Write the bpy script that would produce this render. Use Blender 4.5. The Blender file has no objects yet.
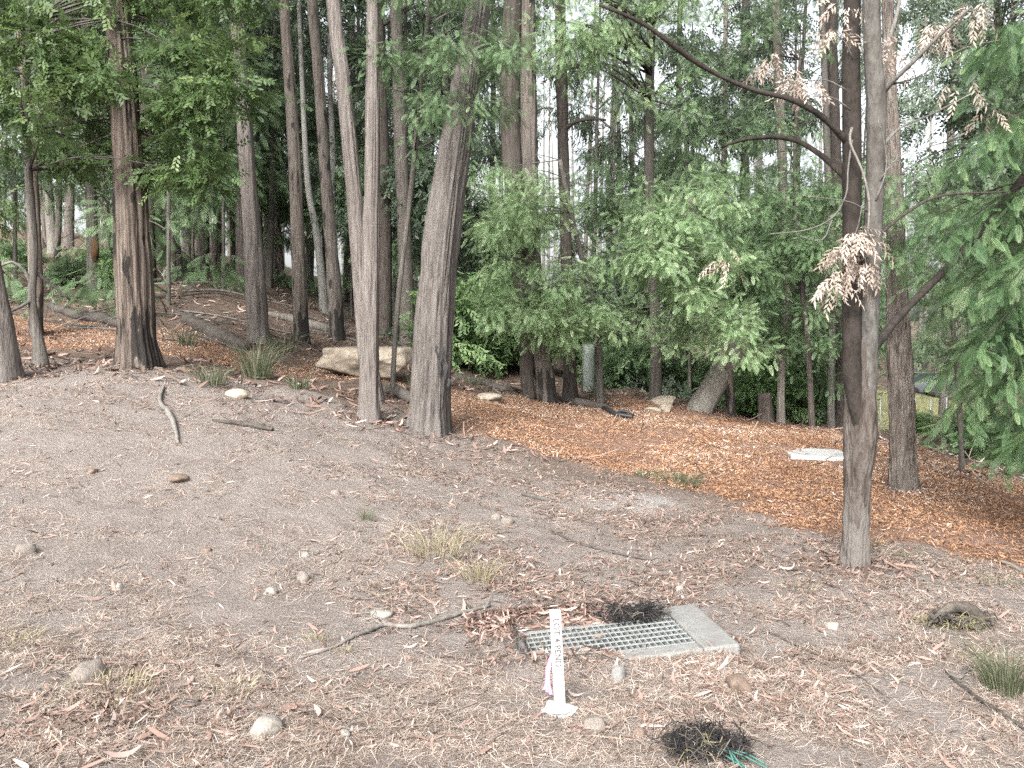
import bpy, math, random
import numpy as np
from mathutils import Vector

# ------------------------------------------------------------------ scene
scene = bpy.context.scene
COL = scene.collection
FPX, CX, CY, CAMZ, PITCH = 870.0, 512.0, 384.0, 1.6, math.radians(3.55)
cam_d = bpy.data.cameras.new('camera')
cam = bpy.data.objects.new('camera', cam_d); COL.objects.link(cam)
cam.location = (0, 0, CAMZ)
cam.rotation_euler = (math.radians(90) - PITCH, 0, 0)
cam_d.sensor_width = 36.0
cam_d.lens = FPX * 36.0 / 1024.0
cam_d.clip_start = 0.05; cam_d.clip_end = 2000
scene.camera = cam
cp, sp = math.cos(PITCH), math.sin(PITCH)


def P(px, py, Y):
    """world point seen at a pixel, Y metres ahead"""
    u = (np.asarray(px, float) - CX) / FPX; v = (CY - np.asarray(py, float)) / FPX
    dy = cp + v * sp; dz = -sp + v * cp
    t = Y / dy
    return np.stack([u * t, Y + 0 * u, CAMZ + dz * t], -1)


# ------------------------------------------------------------------ noise
def _hash(ix, iy, iz, seed):
    h = (ix * 374761393 + iy * 668265263 + iz * 2147483647 + seed * 974711) & 0xFFFFFFFF
    h = ((h ^ (h >> 13)) * 1274126177) & 0xFFFFFFFF
    h = ((h ^ (h >> 16)) * 2246822519) & 0xFFFFFFFF
    return ((h ^ (h >> 15)) & 0xFFFFFF) / float(0xFFFFFF)


def noise3(p, seed=0):
    p = np.asarray(p, float)
    i = np.floor(p).astype(np.int64); f = p - i
    f = f * f * (3 - 2 * f)
    r = 0
    for dx in (0, 1):
        wx = f[..., 0] if dx else 1 - f[..., 0]
        for dy in (0, 1):
            wy = f[..., 1] if dy else 1 - f[..., 1]
            for dz in (0, 1):
                wz = f[..., 2] if dz else 1 - f[..., 2]
                r = r + wx * wy * wz * _hash(i[..., 0] + dx, i[..., 1] + dy, i[..., 2] + dz, seed)
    return r


def fbm(p, octaves=4, seed=0):
    p = np.asarray(p, float); a, s, t = 1.0, 0.0, 0.0
    for o in range(octaves):
        s = s + a * noise3(p * (2 ** o), seed + o * 17); t += a; a *= 0.5
    return s / t


def xy0(x, y, k):
    return np.stack([x * k, y * k, np.zeros_like(x)], -1)


# ------------------------------------------------------------------ terrain
CTRL_PX = [  # px, py, Y of points of the ground surface
    (-200, 768, 2.8), (0, 768, 2.9), (256, 768, 3.0), (512, 768, 3.15), (768, 768, 3.2), (1024, 768, 3.25), (1250, 768, 3.3),
    (-150, 650, 3.8), (0, 650, 4.0), (256, 650, 4.2), (560, 710, 3.66), (512, 650, 4.35), (760, 650, 4.4), (1024, 650, 4.4),
    (0, 560, 5.1), (300, 560, 5.6), (512, 560, 6.0), (700, 565, 6.05), (855, 566, 6.0), (1024, 578, 5.8), (1250, 590, 5.6),
    (0, 450, 7.0), (200, 450, 7.4), (400, 452, 8.5), (500, 470, 8.8), (620, 475, 9.0), (740, 500, 8.2), (600, 450, 10.6), (720, 450, 11.2), (815, 453, 11.6),
    (903, 487, 9.3), (980, 510, 8.2),
    (-150, 375, 9.6), (0, 372, 10), (137, 364, 10.5), (220, 378, 10.6), (300, 392, 10.6), (368, 418, 10), (428, 429, 10),
    (60, 338, 14), (0, 330, 14), (200, 350, 13.2), (300, 374, 13), (360, 374, 12.8), (470, 398, 13),
    (93, 290, 20), (40, 283, 20), (180, 290, 19), (258, 333, 15.5), (301, 339, 17), (335, 336, 17.5),
    (230, 270, 26), (60, 248, 32), (300, 288, 32), (400, 325, 30), (480, 362, 22), (455, 376, 17),
    (540, 401, 15), (570, 397, 17), (657, 397, 17.5), (710, 411, 16.5), (780, 423, 16.5), (835, 431, 15), (930, 456, 12.6), (1024, 490, 9.8), (1150, 520, 8.8),
    (880, 430, 26), (950, 440, 21), (1010, 462, 15.5), (905, 403, 42), (780, 400, 34), (700, 388, 36), (620, 372, 38),
]
CTRL_XYZ = [(-60, 80, 10.0), (-25, 60, 7.0), (0, 100, 3.5), (60, 100, -3.5), (25, 60, -2.2), (0, 200, 6), (120, 220, 2), (-120, 220, 14), (-90, 60, 11), (90, 40, -5),
            (0, 0, 0), (0, -20, -.4), (-20, -10, .6), (20, -10, -.6), (-12, 6, 1.1), (-16, 16, 2.2), (12, 6, -.4), (18, 14, -1.2), (-90, -80, 3), (90, -80, -4), (0, -120, -1), (5, -2, -.05), (-5, -2, .15)]
_c = np.concatenate([np.array([P(a, b, c) for a, b, c in CTRL_PX]), np.array(CTRL_XYZ, float)])


def _warp(x, y):
    r = np.sqrt(x * x + y * y) + 1e-9
    k = 6.0 * np.log1p(r / 6.0) / r
    return np.stack([x * k, y * k], -1)


_cw = _warp(_c[:, 0], _c[:, 1])


def _U(r2):
    return np.where(r2 > 1e-12, 0.5 * r2 * np.log(np.maximum(r2, 1e-12)), 0.0)


def _fit():
    n = len(_c)
    K = _U(((_cw[:, None] - _cw[None]) ** 2).sum(-1)) + np.eye(n) * 0.02
    Q = np.concatenate([np.ones((n, 1)), _cw], 1)
    A = np.zeros((n + 3, n + 3)); A[:n, :n] = K; A[:n, n:] = Q; A[n:, :n] = Q.T
    b = np.zeros(n + 3); b[:n] = _c[:, 2]
    return np.linalg.solve(A, b)


_w = _fit()


def height(x, y, fine=True):
    x = np.atleast_1d(np.asarray(x, float)); y = np.atleast_1d(np.asarray(y, float))
    sh = x.shape; x = x.ravel(); y = y.ravel()
    out = np.empty(len(x))
    for s in range(0, len(x), 20000):
        q = _warp(x[s:s + 20000], y[s:s + 20000])
        r2 = ((q[:, None] - _cw[None]) ** 2).sum(-1)
        out[s:s + 20000] = _U(r2) @ _w[:-3] + _w[-3] + q @ _w[-2:]
    if fine:
        r = np.sqrt(x * x + y * y)
        out = out + (fbm(xy0(x, y, 1.1), 3, 5) - .5) * 0.10 * np.clip(r / 8, .5, 2.5)
        out = out + (fbm(xy0(x, y, 5.0), 4, 9) - .5) * 0.05
        out = out + (fbm(xy0(x, y, 0.22), 2, 15) - .5) * np.clip((r - 14) / 25, 0, 1) * 1.2
    return out.reshape(sh)


# the drain pit is sunk in the ground: its front left corner, its long and short axis
GR_D = P(534, 662, 4.17)
_ga = math.radians(8)
GR_L = np.array([math.cos(_ga), math.sin(_ga), .07]); GR_L /= np.linalg.norm(GR_L)
GR_S = np.array([-math.sin(_ga), math.cos(_ga), .0]); GR_U = np.cross(GR_L, GR_S)


def frame_in(x, y):
    u = (x - GR_D[0]) * GR_L[0] + (y - GR_D[1]) * GR_L[1]; v = (x - GR_D[0]) * GR_S[0] + (y - GR_D[1]) * GR_S[1]
    return (u > .48 - .8 * (v + .05)) & (u < 1.025) & (v > -.085) & (v < .52) & ((u > .83) | (v < 0))


def grate_in(x, y, m=0.0):
    u = (x - GR_D[0]) * GR_L[0] + (y - GR_D[1]) * GR_L[1]; v = (x - GR_D[0]) * GR_S[0] + (y - GR_D[1]) * GR_S[1]
    return (u > -m) & (u < .83 + m) & (v > -m) & (v < .40 + m)


_h_open = height


def height(x, y, fine=True):
    h = _h_open(x, y, fine); x = np.atleast_1d(np.asarray(x, float)); y = np.atleast_1d(np.asarray(y, float))
    u = (x - GR_D[0]) * GR_L[0] + (y - GR_D[1]) * GR_L[1]; v = (x - GR_D[0]) * GR_S[0] + (y - GR_D[1]) * GR_S[1]
    d = np.minimum(np.minimum(u, .83 - u), np.minimum(v, .40 - v))          # inside: positive
    zp = GR_D[2] + u * GR_L[2] / GR_L[0]
    near = np.clip((.30 + d) / .22, 0, 1)                                    # ground meets the rim of the surround
    rim = zp + np.interp(u, [0, .3, .46, .83, 1.0], [.034, .024, -.010, -.014, -.02]) + np.clip(v - .42, 0, .1) * np.interp(u, [.5, .8], [.5, 0])
    h = h * (1 - near) + rim * near
    return np.where(d > -.03, np.minimum(h, zp - .62 * np.clip((d + .03) / .03, 0, 1)), h)


def hit(px, py, y0=2.2, y1=140.0):
    """the ground point seen at a pixel (first crossing)"""
    Y = y0 * (y1 / y0) ** np.linspace(0, 1, 900)
    p = P(np.full(900, px), np.full(900, py), Y)
    d = p[:, 2] - height(p[:, 0], p[:, 1])
    k = np.argmax(d < 0)
    if d[k] >= 0: k = 899
    if k == 0: return p[0]
    t = d[k - 1] / (d[k - 1] - d[k] + 1e-12)
    q = p[k - 1] * (1 - t) + p[k] * t
    q[2] = height(q[0], q[1])[0]
    return q


def on(x, y):
    return np.array([x, y, height(x, y)[0]])


# ------------------------------------------------------------------ mesh helpers
def mesh_obj(name, V, faces, mat, parent=None, loc=None, smooth=True, attrs=None):
    """faces: list of int arrays of shape (m,3) or (m,4), or one of them"""
    V = np.asarray(V, np.float32).reshape(-1, 3)
    if not isinstance(faces, list): faces = [faces]
    faces = [np.asarray(f, np.int32) for f in faces if len(f)]
    me = bpy.data.meshes.new(name)
    me.vertices.add(len(V)); me.vertices.foreach_set('co', V.ravel())
    nl = sum(f.size for f in faces); nf = sum(len(f) for f in faces)
    me.loops.add(nl); me.polygons.add(nf)
    me.loops.foreach_set('vertex_index', np.concatenate([f.ravel() for f in faces]))
    tot = np.concatenate([np.full(len(f), f.shape[1], np.int32) for f in faces])
    st = np.concatenate([[0], np.cumsum(tot)[:-1]]).astype(np.int32)
    me.polygons.foreach_set('loop_start', st)
    me.polygons.foreach_set('use_smooth', np.full(nf, smooth, bool))
    if attrs:
        for k, a in attrs.items():
            at = me.attributes.new(k, 'FLOAT', 'POINT')
            at.data.foreach_set('value', np.asarray(a, np.float32))
    me.update(calc_edges=True)
    if mat: me.materials.append(mat)
    o = bpy.data.objects.new(name, me); COL.objects.link(o)
    if parent is not None: o.parent = parent
    if loc is not None: o.location = loc
    return o


class MB:
    """collects pieces of one mesh"""
    def __init__(s): s.V = []; s.Q = []; s.T = []; s.A = []; s.n = 0
    def add(s, V, Q=None, T=None, tint=None):
        V = np.asarray(V, float).reshape(-1, 3)
        if Q is not None and len(Q): s.Q.append(np.asarray(Q, int) + s.n)
        if T is not None and len(T): s.T.append(np.asarray(T, int) + s.n)
        s.A.append(np.full(len(V), .5) if tint is None else np.broadcast_to(tint, (len(V),)))
        s.V.append(V); s.n += len(V)
    def build(s, name, mat, parent=None, loc=None, smooth=True, off=None):
        V = np.concatenate(s.V)
        if off is not None: V = V - np.asarray(off)
        f = []
        if s.Q: f.append(np.concatenate(s.Q))
        if s.T: f.append(np.concatenate(s.T))
        return mesh_obj(name, V, f, mat, parent, loc, smooth, {'tint': np.concatenate(s.A)})


def spline(pts, n):
    """Catmull-Rom through the rows of pts"""
    pts = np.asarray(pts, float)
    if len(pts) == 2: return pts[0] + (pts[1] - pts[0]) * np.linspace(0, 1, n)[:, None]
    e = np.concatenate([[2 * pts[0] - pts[1]], pts, [2 * pts[-1] - pts[-2]]])
    L = np.concatenate([[0], np.cumsum(np.linalg.norm(np.diff(pts[:, :3], axis=0), axis=1))])
    t = np.linspace(0, L[-1], n)
    k = np.clip(np.searchsorted(L, t, 'right') - 1, 0, len(pts) - 2)
    u = ((t - L[k]) / (L[k + 1] - L[k] + 1e-9))[:, None]
    p0, p1, p2, p3 = e[k], e[k + 1], e[k + 2], e[k + 3]
    return .5 * (2 * p1 + (p2 - p0) * u + (2 * p0 - 5 * p1 + 4 * p2 - p3) * u * u + (3 * p1 - p0 - 3 * p2 + p3) * u ** 3)


def tube(path, rad, segs=8, bump=0.0, bfreq=(3.0, 1.2), seed=0, flare=0.0, flen=.25, ridges=0.0, lobes=0.0, capped=True):
    """a tapered tube along path; bump displaces the skin with noise stretched along it"""
    path = np.asarray(path, float); n = len(path); rad = np.broadcast_to(np.asarray(rad, float), (n,)).copy()
    T = np.gradient(path, axis=0); T /= np.linalg.norm(T, axis=1)[:, None] + 1e-12
    N = np.zeros((n, 3)); a = np.array([1.0, 0, 0]) if abs(T[0][0]) < .9 else np.array([0, 1.0, 0])
    v = a - T[0] * a.dot(T[0]); N[0] = v / np.linalg.norm(v)
    for i in range(1, n):
        v = N[i - 1] - T[i] * N[i - 1].dot(T[i]); N[i] = v / (np.linalg.norm(v) + 1e-12)
    B = np.cross(T, N)
    s = np.concatenate([[0], np.cumsum(np.linalg.norm(np.diff(path, axis=0), axis=1))])
    th = np.linspace(0, 2 * math.pi, segs, endpoint=False)
    c, si = np.cos(th), np.sin(th)
    R = np.repeat(rad[:, None], segs, 1)
    if flare or lobes:
        e = np.exp(-s / flen)[:, None]
        lob = .5 + .5 * np.cos(th * 5 + seed)[None] * (.6 + .4 * np.sin(th * 2 + seed * 2))[None]
        R = R * (1 + flare * e * (.45 + .9 * lob) + lobes * (lob - .5))
    if bump or ridges:
        k = bfreq[0]
        q = np.stack([np.repeat((c * k)[None], n, 0), np.repeat((si * k)[None], n, 0), np.repeat((s * bfreq[1])[:, None], segs, 1)], -1)
        nz = fbm(q, 3, seed) - .5
        R = R * (1 + bump * 2 * nz)
        if ridges:
            q2 = q * np.array([3.2, 3.2, 1.6])
            rn = np.abs(noise3(q2, seed + 70) - .5) * 2
            rn2 = np.abs(noise3(q2 * np.array([2.1, 2.1, 1.5]), seed + 71) - .5) * 2
            R = R * (1 - ridges * ((1 - rn) ** 3 + .5 * (1 - rn2) ** 3))
    V = path[:, None] + R[..., None] * (N[:, None] * c[None, :, None] + B[:, None] * si[None, :, None])
    i = np.arange(n - 1)[:, None] * segs; j = np.arange(segs)[None]; j2 = (j + 1) % segs
    Q = np.stack([i + j, i + j2, i + segs + j2, i + segs + j], -1).reshape(-1, 4)
    V = V.reshape(-1, 3); Tt = None
    if capped:
        V = np.concatenate([V, [path[0]], [path[-1]]]); jj = np.arange(segs); j3 = (jj + 1) % segs
        a, b = n * segs, n * segs + 1
        Tt = np.concatenate([np.stack([np.full(segs, a), j3, jj], -1), np.stack([np.full(segs, b), (n - 1) * segs + jj, (n - 1) * segs + j3], -1)])
    return V, Q, Tt


def unit(v):
    return v / (np.linalg.norm(v, axis=-1, keepdims=True) + 1e-9)


def basis(d, up):
    d = unit(d); y = unit(np.cross(up, d)); z = np.cross(d, y)
    return np.stack([d, y, z], -1)


def scatter(TV, TQ, pos, B, sc, rng, tint=None, TT=None):
    """copies of a small template (leaf, spray, chip) at many places, as one mesh"""
    n, k = len(pos), len(TV)
    sc = np.asarray(sc, float)
    if sc.ndim == 1: sc = sc[:, None]
    V = np.einsum('nij,nkj->nki', B, TV[None] * sc[:, None]) + pos[:, None]
    off = (np.arange(n) * k)[:, None, None]
    Q = (TQ[None] + off).reshape(-1, TQ.shape[1])
    if tint is None: tint = rng.random(n)
    return V.reshape(-1, 3), Q, np.repeat(tint, k)


def leaf_quad(L, W, x=0, y=0, z=0, ang=0, droop=0, fold=.0):
    """four points of a pointed leaf from (x,y,z) at an angle in its plane"""
    c, s = math.cos(ang), math.sin(ang)
    pts = [(0, 0, 0), (L * .45, W / 2, fold * W - droop * L * .3), (L, 0, -droop * L), (L * .45, -W / 2, fold * W - droop * L * .3)]
    return [(x + c * a - s * b, y + s * a + c * b, z + h) for a, b, h in pts]


def tmpl(leaves):
    return np.array(leaves, float).reshape(-1, 3), np.arange(len(leaves) * 4).reshape(-1, 4)


_r = random.Random(3)
# hanging spray of narrow gum leaves
GUM = tmpl([leaf_quad(.13 * _r.uniform(.8, 1.2), .026, .03 * i, .0, _r.uniform(-.02, .02), _r.uniform(-1.0, 1.0), _r.uniform(-.1, .4)) for i in range(8)])
# broad leaf spray
BROAD = tmpl([leaf_quad(.085 * _r.uniform(.8, 1.2), .042, .035 * i, 0, _r.uniform(-.01, .01), (1 if i % 2 else -1) * _r.uniform(.4, 1.1), _r.uniform(-.1, .3), .1) for i in range(7)])
# feathery frond: leaflets in pairs along a stalk
def frond(n, L, ll, lw, a0, a1):
    out = [leaf_quad(L, .006)]
    for i in range(n):
        t = i / (n - 1); x = L * (.12 + .86 * t); k = math.sin(math.pi * (.18 + .72 * t)) ** .7
        a = a0 + (a1 - a0) * t
        for s in (1, -1): out.append(leaf_quad(ll * k, lw, x, 0, 0, s * a, .12, .05))
    return tmpl(out)
FEATHER = frond(8, .22, .085, .0105, .85, .35)
CONIFER = frond(12, .30, .10, .0085, .75, .3)
def deadspray():
    return tmpl([leaf_quad(.06 * _r.uniform(.7, 1.2), .015, .02 * i, 0, _r.uniform(-.01, .01), (1 if i % 2 else -1) * _r.uniform(.2, .8), _r.uniform(.1, .6), .25) for i in range(10)])
DEAD = deadspray()


def foliage(rng, blobs, T, leaf_scale=1.0, droop=.3, cluster=.28, per=16, flat=.4, outw=.8):
    """leaf sprays clumped inside ellipsoids. blobs: (centre, radii, count)"""
    Vs = MB(); tips = []
    for c, r, n in blobs:
        c = np.asarray(c, float); r = np.asarray(r, float)
        k = max(2, n // per)
        d = unit(rng.normal(size=(k, 3)))
        cc = d * (rng.random((k, 1)) ** .45) * r * (1 + .25 * rng.normal(size=(k, 1)))
        tips.append(c + cc)
        idx = rng.integers(0, k, n)
        size = cluster * (.5 + rng.random(k))[idx]
        o = rng.normal(size=(n, 3)); o[:, 2] *= .55
        pos = c + cc[idx] + o * size[:, None] * .55
        dr = unit(o) * .7 + unit(cc[idx] / r) * outw + rng.normal(size=(n, 3)) * .35
        dr[:, 2] -= droop * (1 + .6 * rng.random(n))
        up = np.array([0, 0, 1.0]) + rng.normal(size=(n, 3)) * flat
        V, Q, t = scatter(T[0], T[1], pos, basis(dr, up), leaf_scale * rng.uniform(.7, 1.25, n), rng,
                          np.clip(.5 * rng.random(n) + .5 * rng.random(k)[idx], 0, 1))
        Vs.add(V, Q, tint=t)
    return Vs, np.concatenate(tips)


# ------------------------------------------------------------------ materials
def new_mat(name):
    m = bpy.data.materials.new(name); m.use_nodes = True
    nt = m.node_tree; nt.nodes.clear()
    return m, nt, nt.nodes.new('ShaderNodeOutputMaterial')


def N(nt, kind, **kw):
    n = nt.nodes.new(kind)
    for k, v in kw.items():
        if isinstance(k, str) and hasattr(n, k) and k not in ('inputs',): setattr(n, k, v)
    return n


def noise_n(nt, vec, scale, detail=4, rough=.55, vscale=None):
    if vscale is not None:
        mp = nt.nodes.new('ShaderNodeMapping'); mp.inputs['Scale'].default_value = vscale
        nt.links.new(vec, mp.inputs[0]); vec = mp.outputs[0]
    n = nt.nodes.new('ShaderNodeTexNoise'); n.inputs['Scale'].default_value = scale
    n.inputs['Detail'].default_value = detail; n.inputs['Roughness'].default_value = rough
    nt.links.new(vec, n.inputs['Vector'])
    return n.outputs['Fac']


def ramp(nt, fac, stops):
    r = nt.nodes.new('ShaderNodeValToRGB'); e = r.color_ramp.elements
    while len(e) < len(stops): e.new(.5)
    for i, (p, c) in enumerate(stops):
        e[i].position = p; e[i].color = (c[0], c[1], c[2], 1) if hasattr(c, '__len__') else (c, c, c, 1)
    nt.links.new(fac, r.inputs[0]); return r.outputs[0]


def mixc(nt, fac, a, b, mode='MIX'):
    m = nt.nodes.new('ShaderNodeMix'); m.data_type = 'RGBA'; m.blend_type = mode
    for s, v in ((0, fac), (6, a), (7, b)):
        if isinstance(v, (int, float)): m.inputs[s].default_value = v
        elif isinstance(v, tuple): m.inputs[s].default_value = (*v, 1)
        else: nt.links.new(v, m.inputs[s])
    return m.outputs[2]


def attr(nt, name):
    a = nt.nodes.new('ShaderNodeAttribute'); a.attribute_name = name; return a.outputs['Fac']


def objco(nt):
    return nt.nodes.new('ShaderNodeTexCoord').outputs['Object']


def bump(nt, h, strength, dist):
    b = nt.nodes.new('ShaderNodeBump'); b.inputs['Strength'].default_value = strength; b.inputs['Distance'].default_value = dist
    nt.links.new(h, b.inputs['Height']); return b.outputs[0]


def principled(nt, out, col, rough=.85, normal=None, spec=.3, metal=0):
    p = nt.nodes.new('ShaderNodeBsdfPrincipled'); p.inputs['Roughness'].default_value = rough
    p.inputs['Specular IOR Level'].default_value = spec; p.inputs['Metallic'].default_value = metal
    if isinstance(col, tuple): p.inputs['Base Color'].default_value = (*col, 1)
    else: nt.links.new(col, p.inputs['Base Color'])
    if normal is not None: nt.links.new(normal, p.inputs['Normal'])
    if out is not None: nt.links.new(p.outputs[0], out.inputs[0])
    return p


def leaf_mat(name, stops, transl=.35, rough=.5, spec=.35):
    m, nt, out = new_mat(name)
    c = ramp(nt, attr(nt, 'tint'), stops)
    p = principled(nt, None, c, rough, None, spec)
    t = nt.nodes.new('ShaderNodeBsdfTranslucent')
    h = nt.nodes.new('ShaderNodeHueSaturation'); h.inputs['Value'].default_value = 1.15; h.inputs['Hue'].default_value = .485
    nt.links.new(c, h.inputs['Color']); nt.links.new(h.outputs[0], t.inputs[0])
    mx = nt.nodes.new('ShaderNodeMixShader'); mx.inputs[0].default_value = transl
    nt.links.new(p.outputs[0], mx.inputs[1]); nt.links.new(t.outputs[0], mx.inputs[2]); nt.links.new(mx.outputs[0], out.inputs[0])
    return m


def bark_mat(name, hi, mid, low, vert=.09, freq=26, char=0, charz=1.2, patch=None, bstr=.8, charcol=(.018, .016, .015)):
    """stringy bark: noise drawn out along the trunk; char = burnt black fibre low on the trunk"""
    m, nt, out = new_mat(name)
    co = objco(nt)
    n1 = noise_n(nt, co, freq, 5, .65, (1, 1, vert))
    n2 = noise_n(nt, co, freq * 3, 3, .6, (1, 1, vert * .7))
    n3 = noise_n(nt, co, 1.7, 3, .6, (1, 1, .5))
    c = ramp(nt, n1, [(.38, low), (.48, mid), (.60, hi)])
    c = mixc(nt, .38, c, ramp(nt, n2, [(.36, low), (.6, hi)]))
    c = mixc(nt, ramp(nt, n3, [(.35, 0), (.7, .7)]), c, patch or mid)
    n5 = noise_n(nt, co, .9, 4, .7, (1, 1, .6))
    c = mixc(nt, ramp(nt, n5, [(.5, 0), (.7, .45)]), c, tuple(min(1, .75 * v + .25 * sum(hi) / 3 + .02) for v in hi))
    oi = nt.nodes.new('ShaderNodeObjectInfo')
    c = mixc(nt, 1.0, c, ramp(nt, oi.outputs['Random'], [(0, (.78, .77, .76)), (.5, (.98, .98, .99)), (1, (1.12, 1.09, 1.06))]), 'MULTIPLY')
    if char:
        sx = nt.nodes.new('ShaderNodeSeparateXYZ'); nt.links.new(co, sx.inputs[0])
        mr = nt.nodes.new('ShaderNodeMapRange'); mr.inputs[1].default_value = 0; mr.inputs[2].default_value = charz
        mr.inputs[3].default_value = char; mr.inputs[4].default_value = 0
        nt.links.new(sx.outputs[2], mr.inputs[0])
        nz = noise_n(nt, co, 7, 4, .6, (1, 1, .25))
        ad = nt.nodes.new('ShaderNodeMath'); ad.operation = 'MULTIPLY_ADD'
        nt.links.new(nz, ad.inputs[0]); ad.inputs[1].default_value = 1.6; nt.links.new(mr.outputs[0], ad.inputs[2])
        c = mixc(nt, ramp(nt, ad.outputs[0], [(.94, 0), (1.0, .92)]), c, charcol)
    hgt = mixc(nt, .4, n1, n2)
    principled(nt, out, c, .9, bump(nt, hgt, bstr, .05), .2)
    return m


M = {}
M['bark_grey'] = bark_mat('grey_stringy_bark', (0.175, 0.159, 0.147), (0.113, 0.099, 0.090), (0.047, 0.038, 0.035))
M['bark_red'] = bark_mat('red_brown_stringy_bark', (0.186, 0.159, 0.133), (0.105, 0.081, 0.068), (0.032, 0.024, 0.019), char=.22, charz=1.2, vert=.045, freq=26)
M['bark_brown'] = bark_mat('brown_bark', (0.146, 0.131, 0.115), (0.091, 0.077, 0.067), (0.037, 0.031, 0.026), char=.3, charz=1.2)
M['bark_dark'] = bark_mat('dark_bark', (0.091, 0.077, 0.068), (0.051, 0.042, 0.038), (0.018, 0.016, 0.014))
M['bark_pale'] = bark_mat('pale_smooth_bark', (0.182, 0.185, 0.175), (0.152, 0.152, 0.143), (0.100, 0.095, 0.089), .5, 9, bstr=.2)
M['bark_far'] = bark_mat('weathered_bark', (0.131, 0.123, 0.111), (0.087, 0.079, 0.069), (0.040, 0.036, 0.033), freq=18)
M['bark_mist'] = bark_mat('pale_weathered_bark', (0.214, 0.207, 0.186), (0.149, 0.139, 0.123), (0.079, 0.071, 0.061), freq=18)
M['bark_big'] = bark_mat('grey_brown_furrowed_bark', (0.146, 0.132, 0.119), (0.095, 0.084, 0.076), (0.040, 0.034, 0.031), .07, 34, patch=(0.112, 0.101, 0.094))
M['bark_pine'] = bark_mat('plated_bark', (0.156, 0.138, 0.123), (0.088, 0.075, 0.066), (0.023, 0.020, 0.017), .28, 17, bstr=1.0)
M['bark_smooth'] = bark_mat('grey_smooth_bark_with_lichen', (0.121, 0.118, 0.108), (0.075, 0.072, 0.065), (0.035, 0.031, 0.028), .6, 12, patch=(0.053, 0.046, 0.039), bstr=.45)
M['bark_near'] = bark_mat('smooth_grey_bark_breaking_to_brown', (.098, .088, .08), (.055, .046, .04), (.02, .015, .012), .35, 13, char=.40, charz=1.0, charcol=(.105, .096, .088), patch=(.042, .028, .021), bstr=.9)
M['bark_stem_dark'] = bark_mat('dark_reddish_smooth_bark', (0.043, 0.035, 0.031), (0.025, 0.021, 0.017), (0.010, 0.008, 0.007), .6, 14, bstr=.5)
M['twig'] = bark_mat('dead_twig_grey', (0.169, 0.164, 0.153), (0.120, 0.113, 0.105), (0.060, 0.056, 0.049), .5, 20, bstr=.3)
M['log'] = bark_mat('fallen_log_bark', (0.095, 0.085, 0.075), (0.056, 0.049, 0.043), (0.021, 0.019, 0.016), 1, 12)

M['gum'] = leaf_mat('gum_leaf', [(0, (0.077, 0.117, 0.074)), (.5, (0.139, 0.191, 0.121)), (1, (0.233, 0.285, 0.198))])
M['gum_dark'] = leaf_mat('dark_gum_leaf', [(0, (0.053, 0.077, 0.053)), (.6, (0.091, 0.127, 0.083)), (1, (0.160, 0.202, 0.143))])
M['broad'] = leaf_mat('broad_leaf', [(0, (.03, .055, .02)), (.5, (.068, .115, .04)), (.85, (.125, .185, .068)), (1, (.22, .28, .13))], .4)
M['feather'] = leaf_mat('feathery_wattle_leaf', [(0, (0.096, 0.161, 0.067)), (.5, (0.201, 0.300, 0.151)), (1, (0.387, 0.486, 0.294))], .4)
M['feather_dark'] = leaf_mat('shaded_wattle_leaf', [(0, (0.059, 0.105, 0.046)), (.5, (0.116, 0.185, 0.092)), (1, (0.218, 0.305, 0.167))], .4)  # darker, duller green than the other wattle leaf
M['conifer'] = leaf_mat('drooping_green_leaf', [(0, (0.030, 0.063, 0.028)), (.55, (0.074, 0.138, 0.058)), (.85, (0.150, 0.224, 0.103)), (1, (0.283, 0.357, 0.206))], .3)
M['shrub'] = leaf_mat('shrub_leaf', [(0, (0.057, 0.102, 0.046)), (.6, (0.124, 0.206, 0.083)), (1, (0.226, 0.318, 0.140))], .35)
M['deadleaf'] = leaf_mat('dead_tan_leaf', [(0, (0.200, 0.152, 0.121)), (.5, (0.338, 0.279, 0.235)), (1, (0.450, 0.406, 0.362))], .2, .8)


def tinted(name, stops, rough=.85, spec=.2, bmp=0):
    m, nt, out = new_mat(name)
    c = ramp(nt, attr(nt, 'tint'), stops)
    nrm = None
    if bmp:
        n = noise_n(nt, objco(nt), bmp, 4); nrm = bump(nt, n, .5, .01)
        c = mixc(nt, .35, c, ramp(nt, n, [(.3, (.08, .07, .06)), (.7, (.55, .5, .45))]), 'OVERLAY')
    principled(nt, out, c, rough, nrm, spec)
    return m


M['straw'] = tinted('dry_straw', [(0, (0.131, 0.093, 0.071)), (.4, (0.232, 0.180, 0.147)), (.75, (0.345, 0.287, 0.242)), (1, (0.442, 0.382, 0.336))])
M['litter'] = tinted('fallen_gum_leaves', [(0, (.05, .035, .028)), (.3, (.12, .08, .064)), (.6, (.20, .132, .108)), (.85, (.27, .19, .165)), (1, (.34, .295, .265))], .75)
M['pebble'] = tinted('gravel', [(0, (0.121, 0.106, 0.092)), (.6, (0.201, 0.177, 0.159)), (1, (0.338, 0.322, 0.301))], .9, .2, 30)
M['chip'] = tinted('wood_chip', [(0, (.095, .053, .031)), (.22, (.18, .098, .056)), (.5, (.265, .143, .08)), (.75, (.32, .183, .106)), (.92, (.36, .235, .155)), (1, (.46, .40, .34))], .85)
M['grass_dry'] = tinted('dry_grass', [(0, (0.102, 0.091, 0.049)), (.5, (0.192, 0.171, 0.102)), (1, (0.302, 0.276, 0.197))])
M['grass'] = leaf_mat('green_grass', [(0, (0.043, 0.055, 0.031)), (.5, (0.084, 0.105, 0.057)), (1, (0.190, 0.185, 0.126))], .3)


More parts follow.
